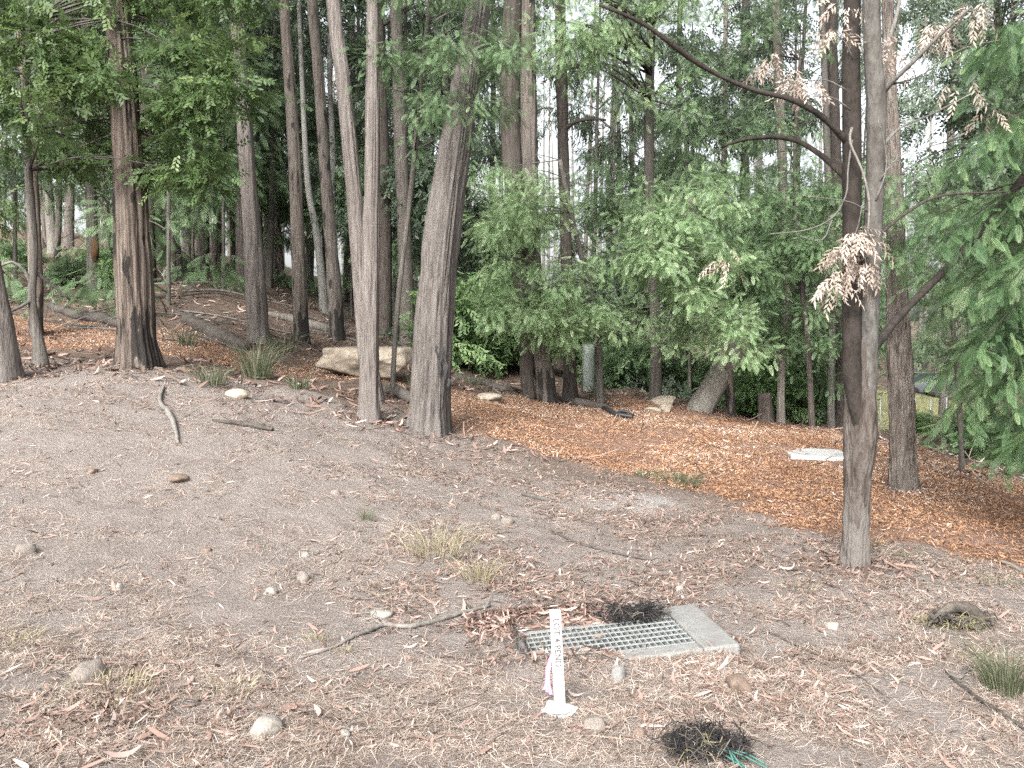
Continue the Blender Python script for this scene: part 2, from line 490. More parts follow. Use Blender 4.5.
def stone_mat(name, a, b, c, sc=6):
    m, nt, out = new_mat(name); co = objco(nt)
    n1 = noise_n(nt, co, sc, 6, .65); n2 = noise_n(nt, co, sc * 9, 3, .6)
    col = mixc(nt, .35, ramp(nt, n1, [(.32, c), (.5, b), (.68, a)]), ramp(nt, n2, [(.3, c), (.7, a)]))
    principled(nt, out, col, .92, bump(nt, mixc(nt, .3, n1, n2), .6, .03), .2)
    return m


M['sandstone'] = stone_mat('sandstone', (.36, .32, .265), (.26, .222, .175), (.12, .097, .075), 3)
M['stone_grey'] = stone_mat('grey_stone', (0.214, 0.192, 0.172), (0.158, 0.139, 0.123), (0.102, 0.086, 0.074), 14)
M['stone_brown'] = stone_mat('brown_stone', (0.189, 0.146, 0.117), (0.139, 0.103, 0.083), (0.080, 0.059, 0.048), 14)
M['stone_white'] = stone_mat('white_quartz', (0.243, 0.230, 0.208), (0.212, 0.196, 0.176), (0.156, 0.138, 0.119), 12)
M['concrete'] = stone_mat('concrete', (0.192, 0.192, 0.184), (0.162, 0.162, 0.154), (0.119, 0.115, 0.110), 7)
M['slab'] = stone_mat('pale_concrete', (0.346, 0.350, 0.346), (0.307, 0.312, 0.307), (0.250, 0.250, 0.240), 5)


def plain(name, col, rough=.6, spec=.4, metal=0, var=.25, sc=25):
    m, nt, out = new_mat(name)
    n = noise_n(nt, objco(nt), sc, 4)
    d = tuple(v * (1 - var) for v in col); u = tuple(min(1, v * (1 + var * .6)) for v in col)
    principled(nt, out, ramp(nt, n, [(.3, d), (.7, u)]), rough, bump(nt, n, .2, .004), spec, metal)
    return m


M['wound'] = plain('orange_brown_wood', (.085, .042, .022), .9, .2, 0, .5)
M['steel'] = plain('galvanised_steel', (.27, .285, .28), .5, .5, .3, .2)
M['steel_dull'] = plain('weathered_steel', (.22, .23, .22), .6, .4, .3)
M['black_plastic'] = plain('black_plastic', (.016, .016, .018), .5, .4)
M['char'] = tinted('charred_fibre', [(0, (.012, .012, .013)), (.6, (.03, .029, .03)), (.85, (.07, .06, .052)), (1, (.15, .125, .10))], .8)
M['string'] = plain('green_plastic_string', (.045, .12, .10), .6, .3, 0, .4)
M['white_paint'] = plain('white_paint', (.46, .45, .43), .6, .3, 0, .15)
M['ink'] = plain('ink', (.09, .09, .10), .6, .3, 0, .1)
M['pink'] = plain('pink_tape', (.72, .20, .48), .5, .4, 0, .15)
M['plaster'] = plain('white_cement', (.36, .365, .37), .9, .1, 0, .3)
M['pit'] = plain('dark_pit', (.045, .042, .038), .95, .1)  # walls and floor coloured near-black to carry the shade inside the pit
M['guard'] = plain('pale_green_plastic', (.15, .175, .155), .5, .4, 0, .25, 6)
M['car_paint'] = plain('grey_paint', (.075, .085, .09), .3, .5, 0, .05)
M['glass'] = plain('dark_glass', (.02, .024, .026), .35, .4, 0, .05)
M['tyre'] = plain('tyre_rubber', (.02, .02, .02), .9, .2)


# ground: pale dirt / leaf-strewn forest floor / orange mulch / grass clearing, by attributes
def ground_mat():
    m, nt, out = new_mat('ground_earth'); co = objco(nt)
    n0 = noise_n(nt, co, .9, 5, .6); n1 = noise_n(nt, co, 9, 6, .7); n2 = noise_n(nt, co, 60, 4, .7); n3 = noise_n(nt, co, 170, 2, .6)
    dirt = ramp(nt, n0, [(.3, (.235, .195, .17)), (.5, (.30, .258, .23)), (.7, (.345, .30, .272))])
    n4 = noise_n(nt, co, 2.6, 5, .7)
    dirt = mixc(nt, ramp(nt, n4, [(.46, 0), (.62, .5)]), dirt, (.185, .15, .13))
    dirt = mixc(nt, .45, dirt, ramp(nt, n1, [(.3, (.16, .125, .105)), (.5, (.30, .255, .23)), (.72, (.40, .355, .325))]))
    dirt = mixc(nt, .35, dirt, ramp(nt, n2, [(.3, (.14, .11, .095)), (.55, (.31, .265, .24)), (.75, (.48, .43, .40))]))
    floor = ramp(nt, n1, [(.28, (0.039, 0.029, 0.023)), (.48, (0.104, 0.077, 0.060)), (.72, (0.201, 0.157, 0.126))])
    floor = mixc(nt, .45, floor, ramp(nt, n2, [(.32, (0.035, 0.026, 0.021)), (.55, (0.115, 0.085, 0.068)), (.75, (0.256, 0.209, 0.175))]))
    mul = ramp(nt, n1, [(.25, (0.099, 0.059, 0.045)), (.5, (0.194, 0.119, 0.090)), (.75, (0.258, 0.169, 0.129))])
    mul = mixc(nt, .55, mul, ramp(nt, n3, [(.3, (0.065, 0.037, 0.027)), (.52, (0.201, 0.125, 0.092)), (.72, (0.352, 0.259, 0.203))]))
    grs = ramp(nt, n1, [(.3, (.12, .13, .05)), (.7, (.30, .28, .15))])
    dirt = mixc(nt, 1.0, dirt, (.675, .69, .70), 'MULTIPLY')
    c = mixc(nt, attr(nt, 'floor'), dirt, floor)
    c = mixc(nt, attr(nt, 'clearing'), c, grs)
    c = mixc(nt, attr(nt, 'mulch'), c, mul)
    c = mixc(nt, attr(nt, 'ash'), c, (.30, .30, .30))
    h = mixc(nt, .45, n1, n2)
    principled(nt, out, c, .95, bump(nt, h, 1.0, .06), .15)
    return m


M['ground'] = ground_mat()


# ------------------------------------------------------------------ ground zones
def poly_sdf(x, y, poly):
    """signed distance (negative inside) to a polygon"""
    poly = np.asarray(poly, float); d = np.full(x.shape, 1e9); ins = np.zeros(x.shape, bool)
    for a, b in zip(poly, np.roll(poly, -1, 0)):
        e = b - a; wx, wy = x - a[0], y - a[1]
        t = np.clip((wx * e[0] + wy * e[1]) / (e @ e + 1e-9), 0, 1)
        d = np.minimum(d, np.hypot(wx - e[0] * t, wy - e[1] * t))
        c = ((a[1] > y) != (b[1] > y)) & (x < (b[0] - a[0]) * (y - a[1]) / (b[1] - a[1] + 1e-12) + a[0])
        ins ^= c
    return np.where(ins, -d, d)


MULCH = [P(a, b, Y)[:2] for a, b, Y in [(425, 412, 11.0), (470, 428, 10.2), (560, 443, 9.9), (640, 468, 9.1), (710, 495, 8.3), (770, 520, 7.4), (840, 543, 6.6), (930, 552, 6.35), (1024, 572, 5.9), (1250, 600, 5.5)]] + \
        [(8.5, 8.0), (6.6, 9.6)] + [P(a, b, Y)[:2] for a, b, Y in [(930, 456, 13.0), (835, 431, 15.6), (780, 423, 17.0), (700, 411, 17.2), (620, 404, 16.5), (560, 402, 15.2), (500, 398, 14.2), (440, 390, 13.8)]]
TRACK = [P(a, b, Y)[:2] for a, b, Y in [(-150, 345, 12.2), (60, 345, 12.6), (200, 360, 12.2), (330, 385, 12.0), (400, 395, 12.2), (400, 380, 14.2), (300, 368, 14.0), (200, 345, 14.4), (60, 326, 15.6), (-150, 318, 16)]]


def smooth01(v): v = np.clip(v, 0, 1); return v * v * (3 - 2 * v)


def zones(x, y):
    nz = (fbm(xy0(x, y, 1.6), 4, 33) - .5)
    nf = (fbm(xy0(x, y, 7), 3, 37) - .5)
    m1 = smooth01(.5 - (poly_sdf(x, y, MULCH) + nz * 1.0 + nf * .5) / .45)
    m2 = smooth01(.4 - (poly_sdf(x, y, TRACK) + nz * 2.4 + nf * .8) / .8) * .75
    # beyond the crest of the bank the floor is brown leaf litter
    crest = np.interp(x, [-30, -6, -3, -1, 0, 2, 5, 9, 30], [11, 10.6, 10.8, 10.4, 10.2, 9.6, 8.5, 8, 8])
    fl = smooth01((y - crest + nz * 2.0) / 1.6 + .5)
    fr = smooth01(.5 + (fbm(xy0(x, y, .7), 4, 51) - .52) * 3.0) * .75 * smooth01((y - 4.6) / 3) * smooth01((x + 1.5) / 2)
    fl = np.maximum(fl, fr)
    cl = smooth01(.5 - (np.hypot((x - 17) / 9, (y - 38) / 16) - 1 + nz) / .4)
    ash_c = P(645, 500, 8.0)
    ash = smooth01(.75 - np.hypot((x - ash_c[0]) / .55, (y - ash_c[1]) / .5) + nf * 1.6 + nz) * .6
    return np.maximum(m1, m2), m1, fl, cl, ash


def graded(lo, hi, step0, k, c):
    a = [c]
    while a[-1] < hi: a.append(a[-1] + step0 + k * abs(a[-1] - c))
    b = [c]
    while b[-1] > lo: b.append(b[-1] - step0 - k * abs(b[-1] - c))
    return np.array(b[:0:-1] + a)


gx = graded(-600, 600, .035, .017, 0.4)
gy = graded(-300, 900, .04, .015, 4.6)
GX, GY = np.meshgrid(gx, gy)
GZ = height(GX, GY)
mu, m1, fl, cl, ash = zones(GX.ravel(), GY.ravel())
nx, ny = len(gx), len(gy)
ii = (np.arange(ny - 1)[:, None] * nx + np.arange(nx - 1)[None]).ravel()
ground = mesh_obj('ground', np.stack([GX, GY, GZ], -1), np.stack([ii, ii + 1, ii + nx + 1, ii + nx], -1), M['ground'],
                  attrs={'mulch': mu, 'floor': fl, 'clearing': cl, 'ash': ash})
ground['kind'] = 'structure'


def tag(o, label, cat, group=None):
    o['label'] = label; o['category'] = cat
    if group: o['group'] = group
    return o


def thing(name, label, cat, loc, group=None):
    o = bpy.data.objects.new(name, None); COL.objects.link(o); o.empty_display_size = .2
    o.location = loc
    return tag(o, label, cat, group)


def copy_tree(root, loc, rz=0.0, s=(1, 1, 1), label=None):
    r = root.copy(); COL.objects.link(r); r.location = loc; r.rotation_euler = (0, 0, rz); r.scale = s
    if label: r['label'] = label
    for ch in list(root.children):
        c = ch.copy(); COL.objects.link(c); c.parent = r
    return r

# ------------------------------------------------------------------ trees
# shared high crowns for the tall gums
def gum_crown(seed, n=1300):
    rng = np.random.default_rng(seed)
    blobs = []
    for i in range(9):
        a = i * 2.4 + rng.random(); h = rng.uniform(-2.6, 3.2); r = rng.uniform(.5, 2.3)
        blobs.append(((r * math.cos(a), r * math.sin(a), h), (1.1, 1.1, .8), n // 9))
    mb, tips = foliage(rng, blobs, GUM, 1.35, .7, .5, 14)
    for t in tips[::9]:
        v, q, tt = tube(spline([(0, 0, min(t[2] - 1.2, 0)), t * [.5, .5, 1] - [0, 0, .5], t], 7), np.linspace(.05, .012, 7), 5)
        mb.add(v, q, tt, 0.02)
    return mb


CROWN = [gum_crown(s).build('crown', M['gum']) for s in (1, 2)]
for c in CROWN: COL.objects.unlink(c)


def trunk_path(pts, Y, H=None, dY=None):
    """pixel points (px, py, width px) at depth Y to a world path with radii, carried on up to height H"""
    w = []
    for i, (a, b, d) in enumerate(pts):
        y = Y + (dY[i] if dY else 0)
        w.append([*P(a, b, y), d * y / (2 * FPX)])
    w = np.array(w)
    if H is not None and w[-1, 2] < H:
        d = unit(w[-1, :3] - w[-2, :3]); d = unit(d * .6 + np.array([0, 0, .4]))
        L = (H - w[-1, 2]) / max(d[2], .5)
        k = max(2, int(L / 3))
        for i in range(1, k + 1):
            f = i / k
            w = np.concatenate([w, [[*(w[-1, :3] + d * L / k), w[-1, 3] * (1 - .32 * min(1, 2.5 / k))]]])
    return w


def key_tree(name, label, pts, bark, H=16, Y=None, segs=22, step=.12, bump=.05, ridges=.10, flare=.45, flen=.22, crown=0, dY=None, lobes=.06,
             group=None, seed=0, bfreq=(3.2, .55), cat='tree'):
    if Y is None: Y = hit(pts[0][0], pts[0][1])[1]
    w = trunk_path(pts, Y, H, dY)
    g = height(w[0, 0], w[0, 1])[0]
    base = np.array([w[0, 0], w[0, 1], g])
    w[0, 2] = g; d = unit(w[1, :3] - w[0, :3])
    w = np.concatenate([[[*(w[0, :3] - np.array([0, 0, .22])), w[0, 3]]], w])
    n = int(np.linalg.norm(np.diff(w[:, :3], axis=0), axis=1).sum() / step) + 4
    s = spline(w, n)
    s[:, 3] = np.maximum(s[:, 3], .01)
    t = thing(name, label, cat, base, group)
    v, q, tt = tube(s[:, :3] - base, s[:, 3], segs, bump, bfreq, seed, flare, flen, ridges, lobes)
    mesh_obj('trunk', v, [q, tt], M[bark], t)
    if crown is not None and H and H > 8:
        c = CROWN[crown % 2].copy(); COL.objects.link(c); c.parent = t
        c.location = s[-1, :3] - base - np.array([0, 0, 1.5]); c.rotation_euler = (0, 0, seed * 1.3)
    t['_Y'] = float(Y)
    return t, base, w


def limb(t, base, pts, Ys, bark, name='branch', seed=0, segs=10, step=.07, bump=.06, tip=None):
    """a branch given by pixels (px, py, width px) with a depth at each end"""
    n = len(pts); ys = np.interp(np.linspace(0, 1, n), np.linspace(0, 1, len(Ys)), Ys)
    w = np.array([[*P(a, b, y), d * y / (2 * FPX)] for (a, b, d), y in zip(pts, ys)])
    k = max(6, int(np.linalg.norm(np.diff(w[:, :3], axis=0), axis=1).sum() / step))
    s = spline(w, k); s[:, 3] = np.maximum(s[:, 3], .0015)
    v, q, tt = tube(s[:, :3] - base, s[:, 3], segs, bump, (2, 1.5), seed)
    return mesh_obj(name, v, [q, tt], M[bark], t)


def leafy(t, base, blobs_px, T, mat, seed, name='crown', scale=1.0, droop=.3, cluster=.28, per=16, flat=.4, outw=.8, root=None, twig_bark='twig', twigs=7, tw=.014):
    """foliage masses: (px, py, Y, rx px, ry px, count); depth radius like the width. Twigs reach in from root."""
    rng = np.random.default_rng(seed); bl = []
    for a, b, Y, rx, ry, n in blobs_px:
        c = P(a, b, Y) - base; k = Y / FPX
        bl.append((c, (rx * k, .8 * (rx + ry) * .5 * k, ry * k), n))
    mb, tips = foliage(rng, bl, T, scale, droop, cluster, per, flat, outw)
    o = mb.build(name, M[mat], t)
    if root is not None:
        root = np.atleast_2d(np.asarray(root, float)) - base
        bb = MB()
        for tip in tips[::twigs]:
            j = np.argmin(np.linalg.norm(root - tip, axis=1)); r0 = root[j]
            L = np.linalg.norm(tip - r0)
            mid = r0 * .45 + tip * .55 + np.array([0, 0, .10 * L]) + rng.normal(size=3) * .06 * L
            v, q, tt = tube(spline([r0, mid, tip], 9), np.linspace(tw * (.5 + .5 * min(1, L)), .003, 9), 5, .1, (2, 3), int(rng.integers(99)))
            bb.add(v, q, tt)
        bb.build('twig', M[twig_bark], t)
    return o


def masses(seed, n, box, Y, r, cnt, skip=()):
    """n uneven little foliage masses spread over a region"""
    rg = np.random.default_rng(seed); out = []
    while len(out) < n:
        a, c = rg.uniform(box[0], box[2]), rg.uniform(box[1], box[3])
        if any(s[0] < a < s[2] and s[1] < c < s[3] for s in skip): continue
        q = rg.uniform(*r); out.append((a, c, rg.uniform(*Y), q, q * rg.uniform(.5, .9), int(cnt * (q / r[1]) ** 1.6 * rg.uniform(.6, 1.2)) + 6))
    return out


def pathpx(pts, Y):
    return np.concatenate([P(np.linspace(a[0], b[0], 5), np.linspace(a[1], b[1], 5), Y) for a, b in zip(pts[:-1], pts[1:])])


G = 'gum trees along the top of the bank'
key_tree('gum_tree', 'huge red-brown shaggy-barked gum with burnt black base behind the dirt bank', [(139, 364, 43), (136, 330, 39), (131, 240, 36), (126, 140, 31), (121, 60, 28), (117, 0, 26)], 'bark_red', 19, ridges=.28, bump=.08, segs=64, step=.05, flare=.35, seed=3, bfreq=(4.2, .35))
key_tree('gum_tree', 'straight grey gum rising right of the burnt-based giant, grass clump at its foot', [(259, 340, 24), (254, 260, 20), (246, 150, 17), (240, 60, 14), (236, 0, 13)], 'bark_grey', 20, Y=14.6, ridges=.2, seed=4, segs=32, step=.08)
key_tree('gum_tree', 'slim brown gum with blackened foot behind the fern patch', [(301, 343, 17), (299, 270, 15), (294, 150, 13), (288, 60, 11), (284, 0, 10)], 'bark_brown', 20, ridges=.15, seed=5, segs=28, step=.09)
key_tree('gum_tree', 'brown gum standing just right of a white trunk, behind the big boulder', [(337, 338, 16), (333, 270, 14), (325, 170, 12), (318, 70, 11), (312, 0, 10)], 'bark_brown', 20, ridges=.12, seed=6, segs=28, step=.09)
key_tree('gum_tree', 'smooth white-barked gum leaning behind the brown gums', [(324, 322, 9), (322, 280, 8), (316, 230, 7), (308, 185, 6), (303, 100, 5)], 'bark_pale', 17, Y=21, ridges=0, bump=.03, seed=7)
key_tree('gum_tree', 'thin white gum stem between two brown trunks up the slope', [(328, 318, 6), (331, 240, 6), (333, 160, 6), (330, 85, 5), (330, 0, 5)], 'bark_pale', 18, Y=22, ridges=0, bump=.03, seed=8)
t8, b8, w8 = key_tree('gum_tree', 'leaning red-grey gum crossing behind the upright trunk beside the boulder', [(374, 405, 22), (366, 340, 20), (360, 260, 19), (352, 170, 17), (343, 80, 15), (333, 0, 15)], 'bark_grey', 19, Y=11.0, ridges=.2, seed=9, segs=36, step=.07)
key_tree('gum_tree', 'upright grey-brown gum standing in front of the sandstone boulder', [(369, 419, 25), (369, 390, 22), (370, 300, 20), (372, 180, 17), (373, 80, 15), (373, 0, 13)], 'bark_grey', 18, ridges=.22, bump=.05, seed=10, segs=40, step=.06, flare=.3)
t9, b9, w9 = key_tree('gum_tree', 'thickest leaning gum with a black scar low on its grey furrowed trunk', [(428, 430, 43), (430, 390, 42), (435, 310, 41), (444, 220, 38), (456, 140, 33), (468, 60, 27), (480, -10, 25)], 'bark_big', 17, ridges=.2, bump=.035, seed=11, segs=80, step=.04, flare=.3, flen=.3, bfreq=(5, .5), lobes=.1)
# scar on the big gum
sc = MB(); rr = np.random.default_rng(4)
for a, b, wd, hh in [(441, 366, 3.0, 26), (446, 372, 4.0, 20), (437, 352, 2.6, 16), (449, 384, 4, 12), (443, 352, 2, 12)]:
    y = t9['_Y'] - .215
    w = np.array([P(a + rr.normal() * .6, b - hh / 2 + hh * i / 5, y + .012 * rr.random()) for i in range(6)]) - b9
    v, q, tt = tube(w, np.array([.006, 1, .8, 1.1, .7, .006]) * wd * y / (2 * FPX), 8, .3, (2, 6), int(rr.integers(99)))
    sc.add(v, q, tt)
sc.build('bark_scar', M['char'], t9)

key_tree('gum_tree', 'grey trunk cut off by the left picture edge at the bank top', [(5, 364, 30), (1, 330, 26), (-8, 285, 24), (-22, 200, 21), (-40, 60, 18)], 'bark_grey', 15, Y=9.6, seed=12, ridges=.08, segs=32)
t2, b2, w2 = key_tree('small_tree', 'crooked thin grey tree in orange mulch at the left, under broad green leaves', [(41, 357, 15), (38, 338, 11), (32, 300, 8), (34, 250, 8), (29, 180, 8), (25, 90, 7), (30, 20, 6)], 'bark_far', 6.6, Y=10.6, seed=13, segs=16, ridges=.05, crown=None)
limb(t2, b2, [(32, 300, 4), (22, 306, 3), (10, 312, 2.5), (2, 318, 2)], [10.6, 10.2], 'twig', seed=2)
limb(t2, b2, [(33, 270, 5), (52, 285, 2.5), (70, 300, 2)], [10.6, 10.9], 'twig', seed=3)
limb(t2, b2, [(32, 285, 5), (24, 270, 3), (12, 262, 3), (-4, 268, 2)], [10.6, 10.4], 'twig', seed=4)
leafy(t2, b2, masses(5, 36, (-30, -35, 225, 130), (9.3, 12.0), (12, 34), 300, [(112, 80, 152, 240)]) + masses(6, 10, (-10, 120, 110, 215), (10.2, 11.8), (10, 20), 100) + masses(7, 11, (155, 100, 235, 185), (9.6, 11), (10, 22), 130) + masses(71, 6, (200, -20, 250, 90), (10, 12), (10, 22), 120),
      BROAD, 'broad', 21, scale=.68, droop=.5, cluster=.22, per=12, root=pathpx([(34, 250), (25, 90), (30, 20)], 10.6), twig_bark='bark_far', tw=.016, twigs=9)
key_tree('gum_tree', 'red-brown gum behind the crooked grey tree, far left', [(36, 345, 14), (36, 280, 14), (32, 180, 13), (26, 100, 12), (20, 0, 11)], 'bark_red', 18, Y=14, seed=14, ridges=.15)
key_tree('gum_tree', 'grey gum with an orange-brown bark wound, left of the burnt-based giant', [(94, 300, 14), (93, 250, 12), (91, 200, 11), (88, 120, 10), (85, 0, 9)], 'bark_far', 19, Y=19, seed=15, ridges=.08)

t4 = [o for o in bpy.data.objects if o.get('label', '').startswith('grey gum with an orange')][0]
wm = MB(); b4 = np.array(t4.location); y4 = t4['_Y']
wm.add(*tube(np.array([P(94.5, 262, y4 - .10), P(95, 254, y4 - .115), P(95.5, 245, y4 - .115), P(95, 238, y4 - .10)]) - b4, [.02, .085, .075, .02], 10, .2, (2, 4), 2)); wm.build('bark_wound', M['wound'], t4)

# twin dark gum in the middle
t10, b10, w10 = key_tree('gum_tree', 'dark twin-stemmed gum on the mulch edge behind bright wattle leaves', [(547, 404, 25), (545, 380, 22), (538, 330, 21), (530, 240, 21), (528, 120, 20), (526, 0, 18)], 'bark_brown', 20, Y=14.6, ridges=.2, seed=16, segs=36, step=.07, flare=.5)
limb(t10, b10, [(531, 400, 14), (527, 380, 14), (526, 330, 15), (518, 240, 18), (510, 120, 19), (512, 20, 18), (515, -40, 16)], [14.6, 14.5, 14.5], 'bark_dark', 'second_trunk', 17, 18, .1)
t11, b11, w11 = key_tree('gum_tree', 'dark gum right of the twin-stemmed one, bare limb to the right', [(570, 400, 17), (570, 370, 14), (568, 300, 13), (564, 180, 12), (561, 60, 12), (560, 0, 11)], 'bark_dark', 20, Y=16, ridges=.18, seed=18, segs=28, step=.09)
limb(t11, b11, [(564, 130, 5), (575, 122, 4), (590, 119, 3.5), (606, 120, 2)], [16, 15.6], 'bark_dark', seed=5)
limb(t11, b11, [(562, 70, 5), (585, 62, 3.5), (610, 45, 3), (640, 33, 2)], [16, 15.6], 'bark_dark', seed=6)
t13, b13, w13 = key_tree('wattle_tree', 'grey-stemmed wattle behind the sandstone blocks, foliage hanging high', [(655, 399, 13), (656, 350, 11), (653, 280, 10), (649, 180, 10), (650, 60, 9), (652, 0, 8)], 'bark_far', 11, Y=16.8, seed=19, ridges=.06, crown=None)
leafy(t13, b13, masses(8, 30, (470, -60, 700, 62), (13.8, 15.6), (14, 40), 300) + masses(9, 6, (625, 60, 700, 110), (14.2, 15.4), (8, 18), 80),
      FEATHER, 'feather', 31, scale=.7, droop=.6, cluster=.28, per=10, root=pathpx([(651, 100), (652, 0), (652, -80)], 16.5), tw=.022, twig_bark='bark_dark', twigs=8)

# feathery wattles in front of the dark gums
tw1, bw1, _ = key_tree('wattle_tree', 'bright feathery wattle hiding the dark twin gum, thin bent stem', [(600, 393, 8), (598, 350, 7), (592, 300, 6), (575, 230, 5), (560, 160, 4)], 'bark_far', None, Y=15.3, seed=20, segs=12, ridges=.03, crown=None, dY=[0, -.2, -.5, -1.0, -1.4])
leafy(tw1, bw1, masses(10, 26, (482, 190, 590, 330), (13.1, 14.4), (12, 32), 380, [(480, 150, 500, 215), (568, 170, 600, 260)]) + masses(11, 6, (480, 165, 560, 205), (13.4, 14.2), (8, 18), 110) + masses(12, 5, (560, 310, 610, 345), (13.8, 14.6), (10, 20), 160),
      FEATHER, 'feather', 32, scale=.66, droop=.4, cluster=.2, per=12, root=pathpx([(592, 300), (575, 230), (560, 160)], 14.3), twig_bark='bark_far', twigs=9, tw=.01)
tw2, bw2, _ = key_tree('wattle_tree', 'feathery wattle over the sandstone blocks, dark slim stem beside the leaning trunk', [(731, 419, 10), (729, 380, 9), (722, 330, 8), (705, 270, 6), (690, 200, 5)], 'bark_brown', None, Y=16.3, seed=22, segs=14, ridges=.05, crown=None, dY=[0, -.2, -.5, -1.0, -1.6])
leafy(tw2, bw2, masses(13, 38, (598, 190, 752, 350), (13.8, 15.4), (12, 34), 370, [(596, 170, 625, 215), (735, 180, 760, 230)]) + masses(14, 5, (625, 175, 740, 200), (14.2, 15.2), (8, 18), 110),
      FEATHER, 'feather', 33, scale=.68, droop=.45, cluster=.2, per=12, root=pathpx([(722, 330), (705, 270), (690, 200)], 15), twig_bark='bark_far', twigs=9, tw=.01)
tw5, bw5, _ = key_tree('wattle_tree', 'mid-green wattle in front of the pale stem, left of the twin-stemmed tree', [(812, 430, 6), (810, 380, 6), (806, 320, 5), (798, 250, 5), (795, 150, 4), (800, 60, 3)], 'bark_dark', None, Y=15.4, seed=21, segs=12, ridges=.03, crown=None)
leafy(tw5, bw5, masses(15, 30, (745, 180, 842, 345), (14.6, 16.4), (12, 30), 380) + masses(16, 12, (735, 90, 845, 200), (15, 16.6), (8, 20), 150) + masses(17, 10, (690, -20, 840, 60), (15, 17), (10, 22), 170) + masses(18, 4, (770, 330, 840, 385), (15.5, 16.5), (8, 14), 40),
      FEATHER, 'feather_dark', 35, scale=.65, droop=.5, cluster=.22, per=12, root=pathpx([(806, 320), (798, 250), (795, 150), (800, 60)], 15.4), twig_bark='bark_dark', twigs=9, tw=.01)
t12 = thing('tree_guard', 'pale green plastic guard round a sapling between dark trunk and thin stem', 'tree guard', hit(588, 392, 10))
yg = t12.location[1]; gv = MB()
for sx in (-1, 1):
    for (dx, dy) in ((sx * .11, 0),):
        gv.add(*tube([(dx, 0, -.05), (dx, 0, 1.05)], .018, 8))
gv.build('stake', M['bark_far'], t12)
ang = np.linspace(0, 2 * math.pi, 13)[:-1]; gm = MB()
ring = np.stack([.125 * np.cos(ang) * (1 + .12 * np.cos(3 * ang)), .125 * np.sin(ang), 0 * ang], -1)
V = np.concatenate([ring + [0, 0, z] for z in np.linspace(.02, 1.0, 6)] + [ring * [.95, .95, 1] + [0, 0, z] for z in np.linspace(1.0, .02, 6)])
i = np.arange(11)[:, None] * 12; j = np.arange(12)[None]; j2 = (j + 1) % 12
gm.add(V, np.stack([i + j, i + j2, i + 12 + j2, i + 12 + j], -1).reshape(-1, 4)); gm.build('sleeve', M['guard'], t12)

# leaning cut trunk
tl, bl_, _ = key_tree('leaning_trunk', 'thick pinkish-grey trunk leaning right over the mulch edge', [(700, 414, 27), (708, 396, 26), (722, 372, 25), (738, 342, 23), (752, 312, 21)], 'bark_mist', None, Y=16.2, seed=23, segs=28, step=.07, ridges=.12, crown=None, flare=.25, cat='trunk')
key_tree('gum_tree', 'pale-stemmed gum at the back edge of the mulch, dark stump at its foot', [(781, 425, 9), (781, 390, 8), (783, 350, 9), (788, 300, 9), (783, 180, 9), (778, 60, 9), (776, 0, 8)], 'bark_far', 18, Y=16.6, seed=24, ridges=.04)
tst, bst, _ = key_tree('stump', 'black burnt stump beside the pale stem at the mulch edge', [(766, 424, 17), (766, 410, 16), (765, 393, 14)], 'bark_dark', None, Y=16.9, seed=25, ridges=.25, crown=None, bump=.15, cat='stump')
key_tree('gum_tree', 'thin grey gum behind the twin-stemmed tree, in front of green scrub', [(831, 432, 8), (831, 380, 7), (832, 300, 7), (828, 180, 7), (824, 60, 6), (822, 0, 6)], 'bark_far', 17, Y=17.5, seed=26, ridges=.04)
key_tree('gum_tree', 'broad dark trunk seen just left of the twin-stemmed tree', [(843, 436, 17), (843, 380, 15), (841, 300, 14), (836, 180, 13), (832, 60, 12), (830, 0, 12)], 'bark_dark', 19, Y=18.5, seed=27, ridges=.15)
key_tree('pine_tree', 'straight tree with plated grey bark standing in orange mulch', [(904, 489, 31), (903, 450, 28), (901, 380, 26), (897, 290, 22), (894, 180, 17), (890, 80, 13), (888, 0, 12)], 'bark_pine', 16, seed=28, segs=72, step=.04, ridges=.22, bump=.05, flare=.22, bfreq=(3.4, 1.6))

# near twin-stemmed tree
Yn = hit(855, 567)[1]
tn, bn, _ = key_tree('twin_stemmed_tree', 'near twin-stemmed tree of dark and grey stems with dead tan leaves', [(855, 569, 30), (856, 530, 27), (858, 480, 28), (860, 448, 33), (861, 420, 32), (861, 390, 30), (861, 350, 29), (861, 325, 22)], 'bark_near', None, Y=Yn, seed=29, segs=64, step=.025, ridges=.10, bump=.08, flare=.15, flen=.12, crown=None, bfreq=(1.6, 2.2), lobes=.12)
limb(tn, bn, [(862, 450, 6), (857, 415, 13), (853, 380, 18), (852, 345, 18), (852, 290, 18), (852, 200, 18), (852, 130, 18), (851, 60, 17), (852, 0, 16), (850, -120, 13), (846, -300, 10)], [Yn - .05, Yn - .05, Yn, Yn + .2], 'bark_stem_dark', 'stem', 30, 28, .04, .08)
limb(tn, bn, [(862, 430, 8), (867, 390, 18), (868, 335, 19), (873, 230, 18), (876, 150, 18), (876, 95, 19), (873, 60, 17), (871, 0, 16), (868, -120, 13), (866, -300, 9)], [Yn - .02, Yn - .05, Yn - .1, Yn - .2], 'bark_smooth', 'stem', 31, 28, .04, .07)
